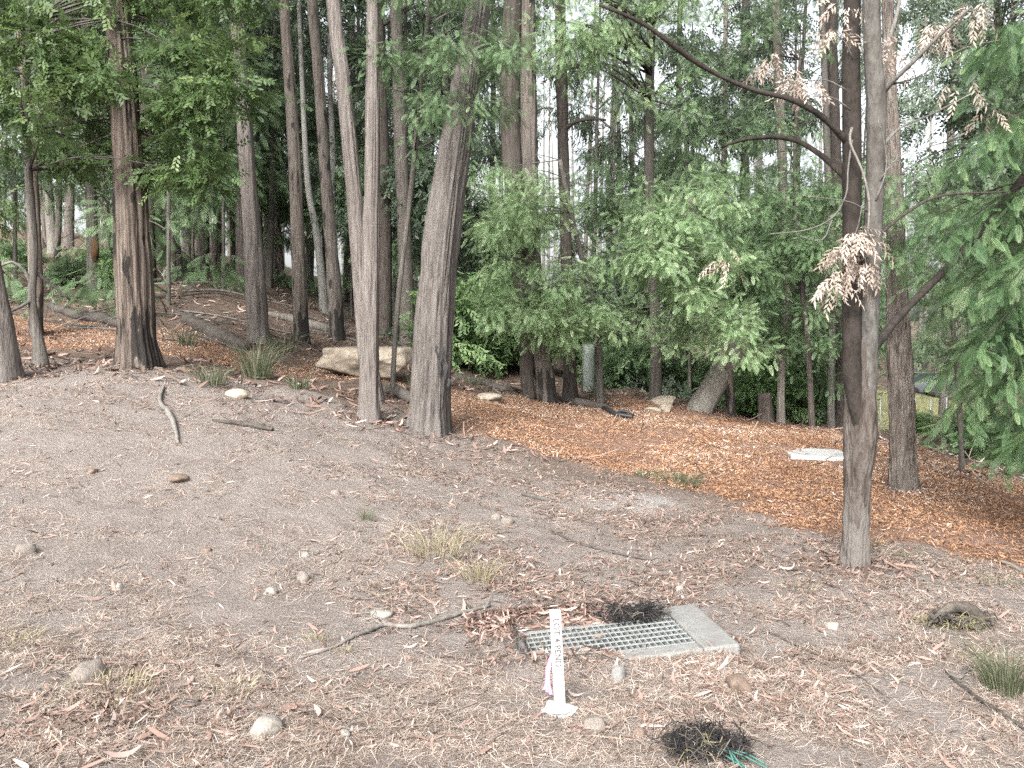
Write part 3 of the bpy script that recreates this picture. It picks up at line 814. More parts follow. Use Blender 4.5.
BR = [([(852, 147, 8.5), (838, 132, 6.5), (820, 115, 6), (790, 99, 5.3), (757, 91, 4.8), (720, 76, 4), (690, 58, 5.5), (672, 44, 5), (640, 22, 4), (600, 5, 3)], [Yn, Yn - .5], 'bark_stem_dark'),
      ([(851, 182, 9), (836, 168, 6.5), (818, 153, 5.5), (795, 140, 5), (770, 137, 4.5), (742, 140, 3.5), (722, 147, 2.5)], [Yn, Yn + .7], 'bark_stem_dark'),
      ([(870, 352, 10), (880, 340, 9), (897, 319, 8), (918, 297, 7.5), (950, 265, 7.5), (985, 226, 8), (1024, 178, 9), (1070, 120, 8)], [Yn, Yn + 1.6], 'bark_stem_dark'),
      ([(878, 100, 7), (890, 84, 5), (913, 62, 4), (940, 35, 3), (972, 6, 2)], [Yn, Yn - .5], 'twig'),
      ([(876, 70, 7), (884, 50, 5), (894, 25, 4), (902, -10, 3)], [Yn, Yn + .3], 'twig'),
      ([(879, 150, 5), (900, 128, 2.5), (930, 115, 2), (975, 92, 1.5)], [Yn, Yn + .4], 'twig'),
      ([(878, 235, 5), (905, 214, 3), (940, 196, 2.5), (1005, 192, 2)], [Yn, Yn + .5], 'bark_dark')]
for k, (p, ys, b) in enumerate(BR): limb(tn, bn, p, ys, b, 'branch', 40 + k)
TW = [[(852, 128, 3), (850, 142, 2.6), (862, 170, 2.4), (869, 200, 2.2), (868, 235, 1.8)], [(852, 140, 2.2), (848, 170, 1.8), (846, 195, 1.6), (832, 218, 1.6), (806, 230, 1.4), (770, 234, 1)],
      [(868, 212, 2), (855, 204, 1.4), (840, 200, 1.2), (806, 196, .9)], [(846, 90, 2), (826, 80, 1.3), (800, 82, 1), (778, 86, .8)], [(853, 60, 2), (846, 44, 1.2), (836, 34, 1)],
      [(880, 180, 2), (895, 160, 1.2), (912, 148, 1), (935, 120, .8)], [(876, 200, 2), (886, 170, 1.2), (884, 140, 1), (878, 120, .8)], [(832, 220, 1.2), (822, 240, 1), (800, 236, .7)],
      [(850, 110, 2), (834, 98, 1.2), (814, 96, 1)], [(893, 84, 2), (920, 76, 1.2), (960, 50, 1), (1000, 40, .8)], [(920, 58, 2), (930, 40, 1.2), (925, 15, 1)], [(845, 250, 1.5), (857, 230, 1.4), (862, 205, 1.2)]]
for k, p in enumerate(TW): limb(tn, bn, p, [Yn - .12, Yn - .25], 'twig', 'dead_twig', 60 + k, 6, .05, .1)
leafy(tn, bn, [(850, 236, Yn - .25, 13, 9, 26), (842, 250, Yn - .27, 10, 9, 22), (862, 240, Yn - .22, 7, 12, 16), (852, 268, Yn - .25, 11, 9, 16), (840, 282, Yn - .25, 7, 9, 12), (866, 262, Yn - .22, 6, 9, 12), (792, 70, Yn - .1, 18, 12, 16), (775, 62, Yn, 12, 10, 14), (798, 80, Yn - .1, 18, 4, 16), (838, 34, Yn - .1, 16, 6, 14), (846, 5, Yn, 8, 10, 8),
                (930, 20, Yn - .2, 40, 12, 22), (968, 6, Yn - .3, 26, 8, 14), (725, 268, Yn + 1, 6, 9, 8), (905, 40, Yn, 20, 16, 14), (958, 88, Yn + .2, 8, 5, 6), (988, 110, Yn + .2, 6, 6, 5)], DEAD, 'deadleaf', 44, 'dead_foliage', .8, 1.0, .07, 9, .7, .4)

# drooping tree at the right edge
tr = thing('drooping_tree', 'blue-green tree with drooping feathery branches filling the right edge', 'tree', on(*P(1135, 520, 7.4)[:2]))
br = np.array(tr.location)
w = np.array([[*P(1135, 520, 7.4), .13], [*P(1130, 300, 7.5), .11], [*P(1125, 100, 7.5), .08], [*P(1125, -150, 7.5), .06], [*P(1120, -400, 7.5), .03]]); w[0, 2] = br[2] - .15
s = spline(w, 50); v, q, tt = tube(s[:, :3] - br, s[:, 3], 20, .05, (3, 1), 3, .3); mesh_obj('trunk', v, [q, tt], M['bark_stem_dark'], tr)
rb = np.random.default_rng(9); fm = MB()
BRP = [(1130, 120, 960, 60, 30), (1130, 170, 950, 150, 40), (1130, 210, 920, 225, 45), (1130, 260, 925, 280, 50), (1130, 290, 938, 330, 50), (1130, 330, 950, 370, 45), (1130, 380, 970, 425, 40), (1130, 60, 985, 20, 30),
       (1130, 240, 985, 300, 55), (1130, 320, 1000, 400, 55), (1130, 200, 990, 220, 40), (1130, 410, 1000, 452, 34), (1130, 150, 1000, 120, 30), (1130, 280, 960, 350, 50), (1130, 330, 1010, 445, 34), (1130, 350, 925, 395, 30)]
for x0, y0_, x1, y1_, nf in BRP:
    for rep in range(2):
        Y1 = rb.uniform(6.3, 8.4); a = P(x0, y0_, 7.5); c = P(x1 + (56 if y1_ > 360 else (38 if y1_ > 240 else 20)) + rb.normal() * 9, y1_ + rb.normal() * 10, Y1)
        m_ = (a + c) / 2 + np.array([0, 0, .28 + .1 * rb.random()])
        sp_ = spline([a, m_, c], 24)
        v, q, tt = tube(sp_ - br, np.linspace(.018, .003, 24), 5); mesh_obj('branch', v, [q, tt], M['bark_stem_dark'], tr)
        # side twigs carry fronds in a flat spray that hangs at the ends
        dirn = unit(np.gradient(sp_, axis=0))
        for k in range(7, 24):
            for sgn in (1, -1):
                L = rb.uniform(.22, .5) * (1.15 - .5 * k / 24)
                side = unit(np.cross(dirn[k], [0, 0, 1])) * sgn
                d0 = unit(side * .8 + dirn[k] * .75 + np.array([0, 0, -.25]) + rb.normal(size=3) * .15)
                tpts = sp_[k] + d0 * (L * np.linspace(.1, 1, 7))[:, None] + np.array([0, 0, -.45]) * (L * np.linspace(0, 1, 7) ** 2)[:, None]
                td = unit(np.gradient(tpts, axis=0))
                n_ = 6
                pos = np.repeat(tpts[1:], 1, 0); dd = td[1:] + rb.normal(size=(6, 3)) * .4 + np.array([0, 0, -.15])
                V, Q, t_ = scatter(CONIFER[0], CONIFER[1], pos - br, basis(dd, np.array([0, 0, 1.]) + rb.normal(size=(6, 3)) * .4), rb.uniform(.35, .72, 6), rb, np.clip(rb.random() * .6 + rb.random(6) * .4, 0, 1))
                fm.add(V, Q, tint=t_)
fm.build('crown', M['conifer'], tr)
td, bd, _ = key_tree('wattle_tree', 'dull green wattle foliage between the plated-bark tree and right edge', [(962, 475, 5), (958, 380, 5), (950, 300, 4), (940, 220, 3)], 'bark_far', None, Y=10.6, seed=51, segs=10, ridges=0, crown=None)
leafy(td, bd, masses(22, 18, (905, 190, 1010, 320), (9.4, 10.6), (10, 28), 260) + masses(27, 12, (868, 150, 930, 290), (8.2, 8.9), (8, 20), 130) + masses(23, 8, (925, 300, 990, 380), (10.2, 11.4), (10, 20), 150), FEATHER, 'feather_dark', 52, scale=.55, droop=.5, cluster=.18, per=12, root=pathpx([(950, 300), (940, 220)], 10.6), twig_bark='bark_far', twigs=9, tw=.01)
te, be, _ = key_tree('leafy_tree', 'dark-leaved tree high behind the drooping branches, upper right', [(1042, 470, 16), (1030, 300, 14), (1015, 150, 11), (1000, 40, 8), (990, -60, 5)], 'bark_dark', None, Y=13.5, seed=53, segs=14, ridges=.05, crown=None)
leafy(te, be, masses(24, 22, (945, 40, 1060, 220), (12, 14.5), (12, 28), 170) + masses(25, 12, (860, 60, 960, 210), (12.5, 15), (6, 16), 60) + masses(26, 12, (900, -40, 1040, 40), (12, 14.5), (10, 26), 120), BROAD, 'gum_dark', 54, scale=.85, droop=.6, cluster=.26, per=10, root=pathpx([(1030, 300), (1015, 150), (1000, 40)], 13.5), twig_bark='bark_dark', twigs=7, tw=.02)

# leaves sprouting in front of the thickest gum's upper trunk: a slender wattle just before it
tw4, bw4, _ = key_tree('wattle_tree', 'slender wattle whose foliage covers the upper trunk of the thickest gum', [(392, 400, 5), (398, 300, 5), (410, 200, 5), (420, 100, 5), (430, 0, 5), (438, -100, 4)], 'bark_far', None, Y=11.6, seed=34, segs=10, ridges=0, crown=None, dY=[0, 0, 0, -.5, -1.2, -1.6])
leafy(tw4, bw4, masses(19, 26, (375, -40, 520, 120), (9.2, 10.6), (10, 30), 280) + masses(20, 8, (405, 100, 500, 150), (9.4, 10.4), (7, 16), 50),
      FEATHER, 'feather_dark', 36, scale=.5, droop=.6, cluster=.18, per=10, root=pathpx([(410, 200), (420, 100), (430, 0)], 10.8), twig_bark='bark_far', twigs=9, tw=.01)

# ------------------------------------------------------------------ trees farther back: a few kinds, copied
def stand_tree(seed, H, r, bark, leafmat, kind, T=GUM, label=''):
    rng = np.random.default_rng(seed)
    lean = rng.normal(size=2) * .03
    z = np.linspace(0, H, 9); px = lean[0] * z + .12 * np.sin(z * .35 + rng.random() * 6); py = lean[1] * z
    px -= px[0]
    path = np.stack([px, py, z], -1); path = np.concatenate([[[0, 0, -.5]], path])
    rad = np.concatenate([[r], r * (1 - .72 * (z / H) ** 1.1)])
    sp_ = spline(np.concatenate([path, rad[:, None]], 1), int(H / .3))
    mb = MB(); v, q, tt = tube(sp_[:, :3], sp_[:, 3], 14, .07, (2.6, .6), seed, .5, .5, .1); mb.add(v, q, tt)
    blobs = []
    if kind == 'tall': hs = np.concatenate([rng.uniform(.28, .5, 4), rng.uniform(.5, 1.0, 10)]); R, cr, n = 2.2, .8, 95
    elif kind == 'mid': hs = rng.uniform(.2, 1.0, 15); R, cr, n = 1.6, .7, 110
    else: hs = rng.uniform(.15, 1.0, 12); R, cr, n = 1.0, .6, 150
    for h in hs:
        k = int(min(h, .97) * (len(sp_) - 1)); p0 = sp_[k, :3]; a = rng.uniform(0, 2 * math.pi)
        L = R * rng.uniform(.45, 1.1) * (1.2 - .6 * h)
        e = p0 + np.array([math.cos(a) * L, math.sin(a) * L, rng.uniform(.1, .6) * L])
        v, q, tt = tube(spline([p0, (p0 + e) / 2 + [0, 0, .15 * L], e], 8), np.linspace(sp_[k, 3] * .4, .008, 8), 6); mb.add(v, q, tt)
        blobs.append((e, (cr * rng.uniform(.7, 1.3), cr * rng.uniform(.7, 1.3), cr * rng.uniform(.5, .9)), int(n * rng.uniform(.6, 1.3))))
    root = thing('gum_tree' if kind != 'small' else 'sapling', label, 'tree', (0, 0, 0))
    mb.build('trunk', M[bark], root)
    fm, tips = foliage(rng, blobs, T, 1.5 if kind == 'tall' else 1.3, .7, .45, 12)
    fm.build('crown', M[leafmat], root)
    return root


def bush(seed, w, h, leafmat, T, n, label):
    rng = np.random.default_rng(seed)
    root = thing('bush', label, 'bush', (0, 0, 0)); mb = MB(); bl = []
    for k in range(9):
        a = rng.uniform(0, 6.28); r = rng.random() ** .5 * w * .6
        e = np.array([math.cos(a) * r, math.sin(a) * r, h * rng.uniform(.35, .85)])
        v, q, tt = tube(spline([(.04 * math.cos(a), .04 * math.sin(a), -.1), e * [.4, .4, .6], e], 7), np.linspace(.02, .006, 7), 5); mb.add(v, q, tt)
        bl.append((e, (w * .33, w * .33, h * .28), n // 9))
    bl.append((np.array([0, 0, h * .3]), (w * .5, w * .5, h * .25), n // 4))
    mb.build('stem', M['bark_far'], root)
    foliage(rng, bl, T, 1.1, .2, .25, 14)[0].build('foliage', M[leafmat], root)
    return root


TALL = [stand_tree(101, 22, .17, 'bark_mist', 'gum', 'tall'), stand_tree(102, 20, .15, 'bark_brown', 'gum_dark', 'tall'), stand_tree(103, 24, .22, 'bark_grey', 'gum', 'tall'), stand_tree(104, 21, .17, 'bark_dark', 'gum_dark', 'tall')]
MID = [stand_tree(111, 11, .08, 'bark_far', 'gum_dark', 'mid', BROAD), stand_tree(112, 9, .07, 'bark_dark', 'gum', 'mid'), stand_tree(113, 12, .09, 'bark_brown', 'gum_dark', 'mid')]
SMALL = [stand_tree(121, 5.5, .04, 'bark_far', 'feather_dark', 'small', FEATHER), stand_tree(122, 4.5, .035, 'bark_dark', 'gum_dark', 'small', BROAD)]
BUSH = [bush(131, 1.8, 1.7, 'shrub', BROAD, 1500, ''), bush(132, 1.6, 1.2, 'feather_dark', BROAD, 1200, '')]
PROTO = TALL + MID + SMALL + BUSH
used = set()


def place(proto, x, y, rz, s, label, group):
    loc = on(x, y)
    if proto not in used:
        used.add(proto); r = proto; r.location = loc; r.rotation_euler = (0, 0, rz); r.scale = s; r['label'] = label
    else: r = copy_tree(proto, loc, rz, s, label)
    r['group'] = group
    return r


rb = np.random.default_rng(77)
# trunks seen in the photograph between the nearer ones: px of the base, distance, kind, width scale
SEEN = [(57, 26, 0, .9), (72, 30, 2, .8), (112, 24, 1, .8), (150, 20, 3, 1.0), (163, 27, 1, .9), (178, 22, 0, 1.0), (190, 30, 2, .8), (205, 24, 3, 1.0), (221, 28, 1, .9), (243, 21, 3, .9), (268, 30, 0, .8), (283, 25, 1, .7),
        (310, 33, 2, .8), (350, 28, 1, .9), (385, 20, 3, 1.0), (398, 24, 0, .9), (408, 19, 2, .75), (420, 34, 1, .9), (460, 30, 0, .8), (490, 33, 3, .8), (508, 27, 0, .6), (605, 30, 0, .7), (626, 36, 1, .9), (680, 27, 3, .8), (712, 33, 0, .9), (742, 24, 2, .7), (757, 38, 0, .9),
        (800, 30, 1, .8), (815, 26, 0, .6), (868, 34, 0, .9), (945, 30, 2, .8), (975, 36, 0, .9), (1010, 26, 1, .8), (1060, 32, 2, 1)]
for k, (px, Y, kind, ws) in enumerate(SEEN):
    x = (px - CX) / FPX * Y
    side = 'up the slope at the left' if px < 300 else ('behind the boulder and leaning trunks' if px < 470 else ('beyond the mulch bed' if px < 850 else 'beyond the plated-bark tree'))
    kn = ['slim grey-brown gum', 'slim brown gum', 'pinkish-grey gum', 'dark-barked gum'][kind]
    place(TALL[kind], x, Y, rb.uniform(0, 6.28), (ws, ws, rb.uniform(.85, 1.1)), '%s in the distant stand %s' % (kn, side), 'gums of the distant stand')
for k in range(52):
    Y = 24 + 36 * rb.random() ** .8; px = rb.uniform(-160, 1180) if k < 26 else rb.uniform(-60, 350); x = (px - CX) / FPX * Y
    if 850 < px < 985 and Y < 48: continue
    kind = int(rb.integers(0, 4)); s = rb.uniform(.75, 1.05)
    side = 'up the slope at the left' if px < 300 else ('behind the boulder and leaning trunks' if px < 470 else ('beyond the mulch bed' if px < 850 else 'beyond the plated-bark tree'))
    place(TALL[kind], x, Y, rb.uniform(0, 6.28), (s * (.85 if k < 26 else .62), s * (.85 if k < 26 else .62), s), '%s in the distant stand %s' % (['slim grey-brown gum', 'slim brown gum', 'pinkish-grey gum', 'dark-barked gum'][kind], side), 'gums of the distant stand')
MIDP = [(-60, 17, 0), (60, 24, 2), (175, 20, 1), (215, 22, 2), (270, 23, 0), (240, 30, 0), (385, 22, 0), (408, 27, 1), (345, 33, 0), (470, 26, 2), (440, 22, 0), (500, 36, 1), (590, 24, 2), (640, 26, 1), (690, 24, 0), (730, 21, 1), (800, 21, 0), (830, 28, 1), (1010, 19, 0), (1040, 22, 2), (1080, 18, 0), (870, 60, 0), (905, 62, 2), (150, 30, 1), (90, 36, 0), (300, 36, 2), (140, 26, 1), (195, 28, 2), (235, 25, 0), (265, 31, 1), (325, 28, 0), (180, 36, 0), (410, 33, 2)]
for k, (px, Y, kind) in enumerate(MIDP):
    x = (px - CX) / FPX * Y
    side = 'on the left slope' if px < 300 else ('behind the boulder' if px < 470 else ('beyond the mulch' if px < 850 else 'at the right'))
    s = rb.uniform(.8, 1.15)
    place(MID[kind], x, Y, rb.uniform(0, 6.28), (s, s, s), ['dark broad-leaved understorey tree', 'loose grey-green understorey tree', 'dark understorey tree with drooping leaves'][kind] + ' ' + side, 'understorey trees')
SMP = [(170, 17, 0), (225, 21, 0), (195, 24, 0), (255, 25, 0), (310, 26, 0), (145, 25, 0), (352, 23, 0), (18, 18, 0), (395, 23, 0), (415, 20, 1), (280, 27, 0), (790, 19, 0), (745, 19, 0), (815, 22, 0), (770, 21, 1), (690, 20, 0), (640, 20, 1), (612, 22, 0), (490, 24, 1), (820, 19.5, 0), (1010, 15, 0), (1045, 13, 0), (862, 33, 0)]
for k, (px, Y, kind) in enumerate(SMP):
    s = rb.uniform(.8, 1.2)
    place(SMALL[kind], (px - CX) / FPX * Y, Y, rb.uniform(0, 6.28), (s, s, s), ['light feathery sapling in the scrub ', 'dark broad-leaved sapling in the scrub '][kind] + ('on the left slope' if px < 440 else 'beyond the mulch bed' if px < 860 else 'beyond the plated-bark tree'), 'saplings in the scrub')
BSP = [(475, 19, 0, 1.1), (500, 20, 0, 1.2), (520, 21, 0, 1.0), (460, 22, 1, 1.0), (625, 20, 1, .8), (690, 21, 1, .7), (755, 18.5, 0, .7), (800, 19.5, 0, .8), (820, 21, 1, .8), (785, 23, 0, .9), (70, 20, 1, .42), (24, 21, 1, .5), (112, 19, 0, .4), (104, 23, 0, .35), (925, 24, 0, .4), (980, 17, 1, .6), (1015, 14, 1, .5), (645, 25, 1, .9), (600, 27, 0, 1.0), (720, 26, 1, .9)]
for k, (px, Y, kind, s) in enumerate(BSP):
    place(BUSH[kind], (px - CX) / FPX * Y, Y, rb.uniform(0, 6.28), (s, s, s), ['bright green bush ', 'dark green bush '][kind] + ('on the left slope' if px < 400 else ('at the back of the mulch bed' if px < 860 else 'on the lower ground to the right')), 'bushes of the forest edge')

# the far wood: one mass of trunks and leaves
rng = np.random.default_rng(55); fw = MB()
for k in range(230):
    Y = rng.uniform(58, 130); px = rng.uniform(-260, 1280); x = (px - CX) / FPX * Y
    if 820 < px < 960 and Y < 75: continue
    g = height(x, Y)[0]; H = rng.uniform(17, 27); r = rng.uniform(.13, .28); l = rng.normal(size=2) * .03 * H
    v, q, tt = tube(spline([(x, Y, g - .5), (x + l[0] * .5, Y + l[1] * .5, g + H * .5), (x + l[0], Y + l[1], g + H)], 6), np.linspace(r, r * .3, 6), 7); fw.add(v, q, tt)
fw = fw.build('far_forest_trunks', M['bark_mist']); fw['kind'] = 'stuff'
fl_, bl = MB(), []
for k in range(330):
    Y = rng.uniform(55, 125); px = rng.uniform(-260, 1280); x = (px - CX) / FPX * Y
    g = height(x, Y)[0]; hh = rng.choice([rng.uniform(.5, 4), rng.uniform(5, 12), rng.uniform(10, 25)], p=[.08, .62, .3] if px < 330 else ([.4, .45, .15] if px < 540 else [.62, .33, .05]))
    if 820 < px < 965 and Y < 75: continue
    r = rng.uniform(1.2, 2.6); bl.append(((x, Y, g + hh), (r, r, r * .75), 42))
fo, _ = foliage(rng, bl, GUM, 4.2, .5, .9, 9)
fo = fo.build('far_forest_foliage', M['gum']); fo['kind'] = 'stuff'

# ------------------------------------------------------------------ things on the ground
def grad(x, y, e=.04):
    h0 = height(x, y)
    return h0, (height(x + e, y) - h0) / e, (height(x, y + e) - h0) / e


def lay(rng, x, y, tilt=.12, lift=.006):
    """random headings lying on the slope"""
    h, gx_, gy_ = grad(x, y)
    n = unit(np.stack([-gx_, -gy_, np.ones_like(x)], -1) + rng.normal(size=(len(x), 3)) * tilt)
    a = rng.uniform(0, 2 * math.pi, len(x))
    d = np.stack([np.cos(a), np.sin(a), np.zeros_like(a)], -1)
    d = unit(d - n * (d * n).sum(-1, keepdims=True))
    return np.stack([x, y, h + lift], -1), np.stack([d, np.cross(n, d), n], -1)


def to_px(x, y, z):
    dy, dz = y, z - CAMZ
    f = dy * cp - dz * sp; u = dy * sp + dz * cp
    return CX + FPX * x / f, CY - FPX * u / f


def ribbon(L, W, segs, bend=0.0, curl=0.0, taper=True, fold=0.0):
    t = np.linspace(0, 1, segs + 1); x = (t - .5) * L
    w = W * .5 * (np.sin(np.pi * np.clip(t, .04, .96)) ** .6 if taper else np.ones_like(t))
    yc = bend * L * (4 * (t - .5) ** 2); z = curl * L * (4 * (t - .5) ** 2)
    V = np.concatenate([np.stack([x, yc + w, z + fold * w], -1), np.stack([x, yc - w, z + fold * w * .3], -1)])
    i = np.arange(segs); Q = np.stack([i, i + segs + 1, i + segs + 2, i + 1], -1)
    return V, Q


def field(rng, n, y0, y1, spread=.72, xo=0.0):
    y = rng.uniform(y0, y1, n); x = rng.uniform(-spread, spread, n) * (y + .6) + xo
    return x, y


def blobs_w(px, py, lst, base):
    w = np.full(px.shape, base)
    for cx, cy_, rx, ry, a in lst: w = w + a * np.exp(-((px - cx) / rx) ** 2 - ((py - cy_) / ry) ** 2)
    return w


def strew(name, rng, tmpls, x, y, smin, smax, mat, tilt=.12, lift=.006, tint=None, stretch=None):
    mb = MB(); pick = rng.integers(0, len(tmpls), len(x))
    for k, (TV, TQ) in enumerate(tmpls):
        m = pick == k
        if not m.any(): continue
        pos, B = lay(rng, x[m], y[m], tilt, lift)
        s = rng.uniform(smin, smax, (m.sum(), 1)) * np.ones(3)
        if stretch: s = s * np.stack([rng.uniform(*stretch, m.sum()), rng.uniform(.7, 1.4, m.sum()), np.ones(m.sum())], -1)
        V, Q, t = scatter(TV, TQ, pos, B, s, rng, None if tint is None else tint[m])
        if TQ.shape[1] == 3: mb.add(V, T=Q, tint=t)
        else: mb.add(V, Q, tint=t)
    o = mb.build(name, M[mat]); o['kind'] = 'stuff'; return o


RNG = np.random.default_rng(2024)
GRATE_C = None
zone_straw = [(90, 720, 190, 70, 1.4), (-40, 640, 120, 90, .7), (820, 720, 300, 60, .75), (720, 690, 160, 40, .5), (900, 620, 170, 50, .55), (330, 740, 200, 50, .4), (430, 560, 80, 40, .35), (560, 700, 120, 60, .35), (1000, 660, 120, 120, .6)]
zone_leaf = [(560, 510, 130, 60, .4), (440, 470, 90, 40, .25), (740, 540, 100, 40, .3), (120, 715, 150, 50, .9), (480, 590, 100, 45, 1.1), (590, 590, 80, 20, 1.0), (850, 690, 250, 70, .45), (300, 395, 230, 28, .35), (520, 480, 160, 40, .45), (700, 560, 150, 50, .4), (900, 600, 120, 50, .5), (620, 640, 140, 60, .3), (60, 380, 150, 25, .3)]

inmulch = lambda x, y: zones(x, y)[1]


def pick(n, y0, y1, zone, base, k=1.0, xo=0, spread=.72, mulch_keep=.1):
    x, y = field(RNG, n, y0, y1, spread, xo); z = height(x, y)
    a, b = to_px(x, y, z)
    nz = fbm(xy0(x, y, 3.0), 3, 61)
    w = blobs_w(a, b, zone, base) * (np.clip((nz - .3) * 3.2, .1, 1.6)) * k
    w = np.where(zones(x, y)[1] > .5, w * mulch_keep, w)
    if GRATE_C is not None:
        g = np.array(GRATE_C); w = np.where(grate_in(x, y, .0), w * .0, w); w = np.where(frame_in(x, y), w * .04, w)
    m = RNG.random(n) < w
    return x[m], y[m]


def quad_box(cx, cy_, cz, sx, sy, sz, ax=(1, 0, 0), ay=(0, 1, 0), az=(0, 0, 1), bev=0.0):
    ax, ay, az = (np.asarray(v, float) for v in (ax, ay, az))
    c = np.array([cx, cy_, cz], float)
    V = []
    for k in (-1, 1):
        for (i, j) in ((-1, -1), (1, -1), (1, 1), (-1, 1)): V.append(c + ax * i * sx / 2 + ay * j * sy / 2 + az * k * sz / 2)
    Q = [(0, 3, 2, 1), (4, 5, 6, 7), (0, 1, 5, 4), (1, 2, 6, 5), (2, 3, 7, 6), (3, 0, 4, 7)]
    return np.array(V), np.array(Q)


def bevelled(o, w=.006, seg=2):
    m = o.modifiers.new('bevel', 'BEVEL'); m.width = w; m.segments = seg; m.limit_method = 'ANGLE'
    return o


# --- drain pit with a steel grate
gd = GR_D; long_ = GR_L; short = GR_S; upv = GR_U
GL, GW = .83, .40
def gp(u, v, w=0.0): return gd + long_ * u + short * v + upv * w
base = gp(GL / 2, GW / 2); dp = thing('drain_pit', 'steel grated drain pit with pale concrete surround sunk in the litter', 'drain', base)
def gbox(mb, u0, u1, v0, v1, w0, w1):
    c = gp((u0 + u1) / 2, (v0 + v1) / 2, (w0 + w1) / 2) - base
    mb.add(*quad_box(*c, u1 - u0, v1 - v0, w1 - w0, long_, short, upv))
cm = MB()
gbox(cm, GL + .004, GL + .19, -.10, GW + .15, -.30, .004)        # right
gbox(cm, -.13, GL + .002, -.10, -.003, -.30, .002)               # front
gbox(cm, -.13, GL + .002, GW + .003, GW + .15, -.30, .003)       # back
gbox(cm, -.11, -.004, -.001, GW + .001, -.30, .0)                # left
bevelled(cm.build('concrete_surround', M['concrete'], dp, smooth=False), .012, 2)
pm = MB()
gbox(pm, -.003, GL + .003, -.006, -.004, -.5, -.03); gbox(pm, -.003, GL + .003, GW + .004, GW + .006, -.5, -.03)
gbox(pm, -.003, 0.0, 0, GW, -.5, -.03); gbox(pm, GL, GL + .003, 0, GW, -.5, -.03); gbox(pm, 0, GL, 0, GW, -.50, -.49)
pm.build('pit_wall', M['pit'], dp, smooth=False)
bm_ = MB()
for k in range(27):
    u = .012 + (GL - .024) * k / 26; gbox(bm_, u - .0028, u + .0028, .004, GW - .004, -.030, -.002)
for k in range(7):
    v = .008 + (GW - .016) * k / 6; gbox(bm_, .004, GL - .004, v - .003, v + .003, -.005, .001)
bm_.build('grate', M['steel'], dp, smooth=False)

# --- black burnt matting on the back of the grate
def fibres(rng, c, r, n, lmin, lmax, rad=.0012, lift=.5):
    mb = MB(); dens = rng.normal(size=(7, 3)) * np.array(r) * .45
    for k in range(n):
        a = dens[k % 7] + rng.normal(size=3) * np.array(r) * .3; a[2] = abs(a[2])
        d = rng.normal(size=3); d[2] *= lift; d = unit(d) * rng.uniform(lmin, lmax)
        e = rng.normal(size=3) * .02
        v, q, tt = tube(spline([a - d / 2, a + e + [0, 0, .012], a + d / 2 - [0, 0, .01]], 5), rad * rng.uniform(.6, 1.6), 4, capped=False)
        mb.add(v, q, tint=rng.random() ** 1.6)
    return mb
c0 = gp(.62, GW + .02, .02); fb = fibres(RNG, c0, (.18, .045, .03), 420, .05, .16, .0016)
o = fb.build('burnt_matting', M['char'], loc=c0); tag(o, 'black burnt fibre matting heaped along the back of the steel grate', 'matting')
c0 = hit(703, 752); nb = thing('netting_bundle', 'frayed black netting bundle with green plastic string at the bottom edge', 'netting', c0)
fibres(RNG, c0, (.12, .09, .06), 620, .05, .15, .0014, .7).build('netting', M['char'], nb)
f2 = fibres(RNG, c0, (.10, .07, .05), 60, .04, .12, .0016, .7); f2.build('dry_stem', M['grass_dry'], nb)
gs = MB()
for k in range(9):
    a = np.array([.06 + RNG.normal() * .02, -.04 + RNG.normal() * .015, .03]); e = np.array([.17 + RNG.normal() * .05, -.13 + RNG.normal() * .04, .012])
    gs.add(*tube(spline([a, (a + e) / 2 + [0, 0, .03 * RNG.random()], e], 10), .0032, 6))
gs.build('string', M['string'], nb)

# --- survey stake
sb = hit(560, 709); stk = thing('survey_stake', 'white survey stake marked in pen with pink tape, leaning before the grate', 'stake', sb)
axis = unit(P(555, 610, sb[1] - .03) - sb); SH = float(np.linalg.norm(P(555, 610, sb[1] - .03) - sb))
ax = unit(np.array([1, .10, 0]) - axis * axis[0]); ay = np.cross(axis, ax)
pm = MB(); pm.add(*quad_box(*(axis * (SH / 2 - .06)), .047, .024, SH + .12, ax, ay, axis)); bevelled(pm.build('post', M['white_paint'], stk, smooth=False), .002)
cu = bpy.data.curves.new('writing', 'FONT'); cu.body = 'LOT 4 PEND'; cu.size = .040; cu.extrude = .0004; cu.offset = .0008; cu.align_x = 'LEFT'; cu.align_y = 'CENTER'; cu.space_character = 1.05
tmp = bpy.data.objects.new('writing', cu); COL.objects.link(tmp)
bpy.context.view_layer.update(); me = bpy.data.meshes.new_from_object(tmp.evaluated_get(bpy.context.evaluated_depsgraph_get())); bpy.data.objects.remove(tmp)
co = np.empty(len(me.vertices) * 3, np.float32); me.vertices.foreach_get('co', co); co = co.reshape(-1, 3)
Lx = co[:, 0].max() - co[:, 0].min(); co[:, 0] = (co[:, 0] - co[:, 0].min()) * (.215 / Lx); co[:, 1] *= .95
p0 = axis * (SH - .035) - ay * .0126
W = p0 - axis * co[:, :1] + (ax * -1) * -co[:, 1:2] + (-ay) * np.maximum(co[:, 2:3], 0)
me.vertices.foreach_set('co', W.astype(np.float32).ravel()); me.update(); me.materials.clear(); me.materials.append(M['ink'])
wo_ = bpy.data.objects.new('writing', me); COL.objects.link(wo_); wo_.parent = stk
rm = MB()
for k in range(3):
    a = axis * (.245 - .01 * k) - ax * (.022 + .004 * k) + ay * (.008 + .004 * k)
    pts = spline([a, a - ax * .012 - [0, 0, .05], a - ax * .016 - [0, 0, .11], a - ax * (.004 + .012 * k) - np.array([0, 0, .175 - .02 * k])], 12)
    V = np.concatenate([pts + ax * .007, pts - ax * .006 + ay * .003]); i = np.arange(11); rm.add(V, np.stack([i, i + 1, i + 13, i + 12], -1))
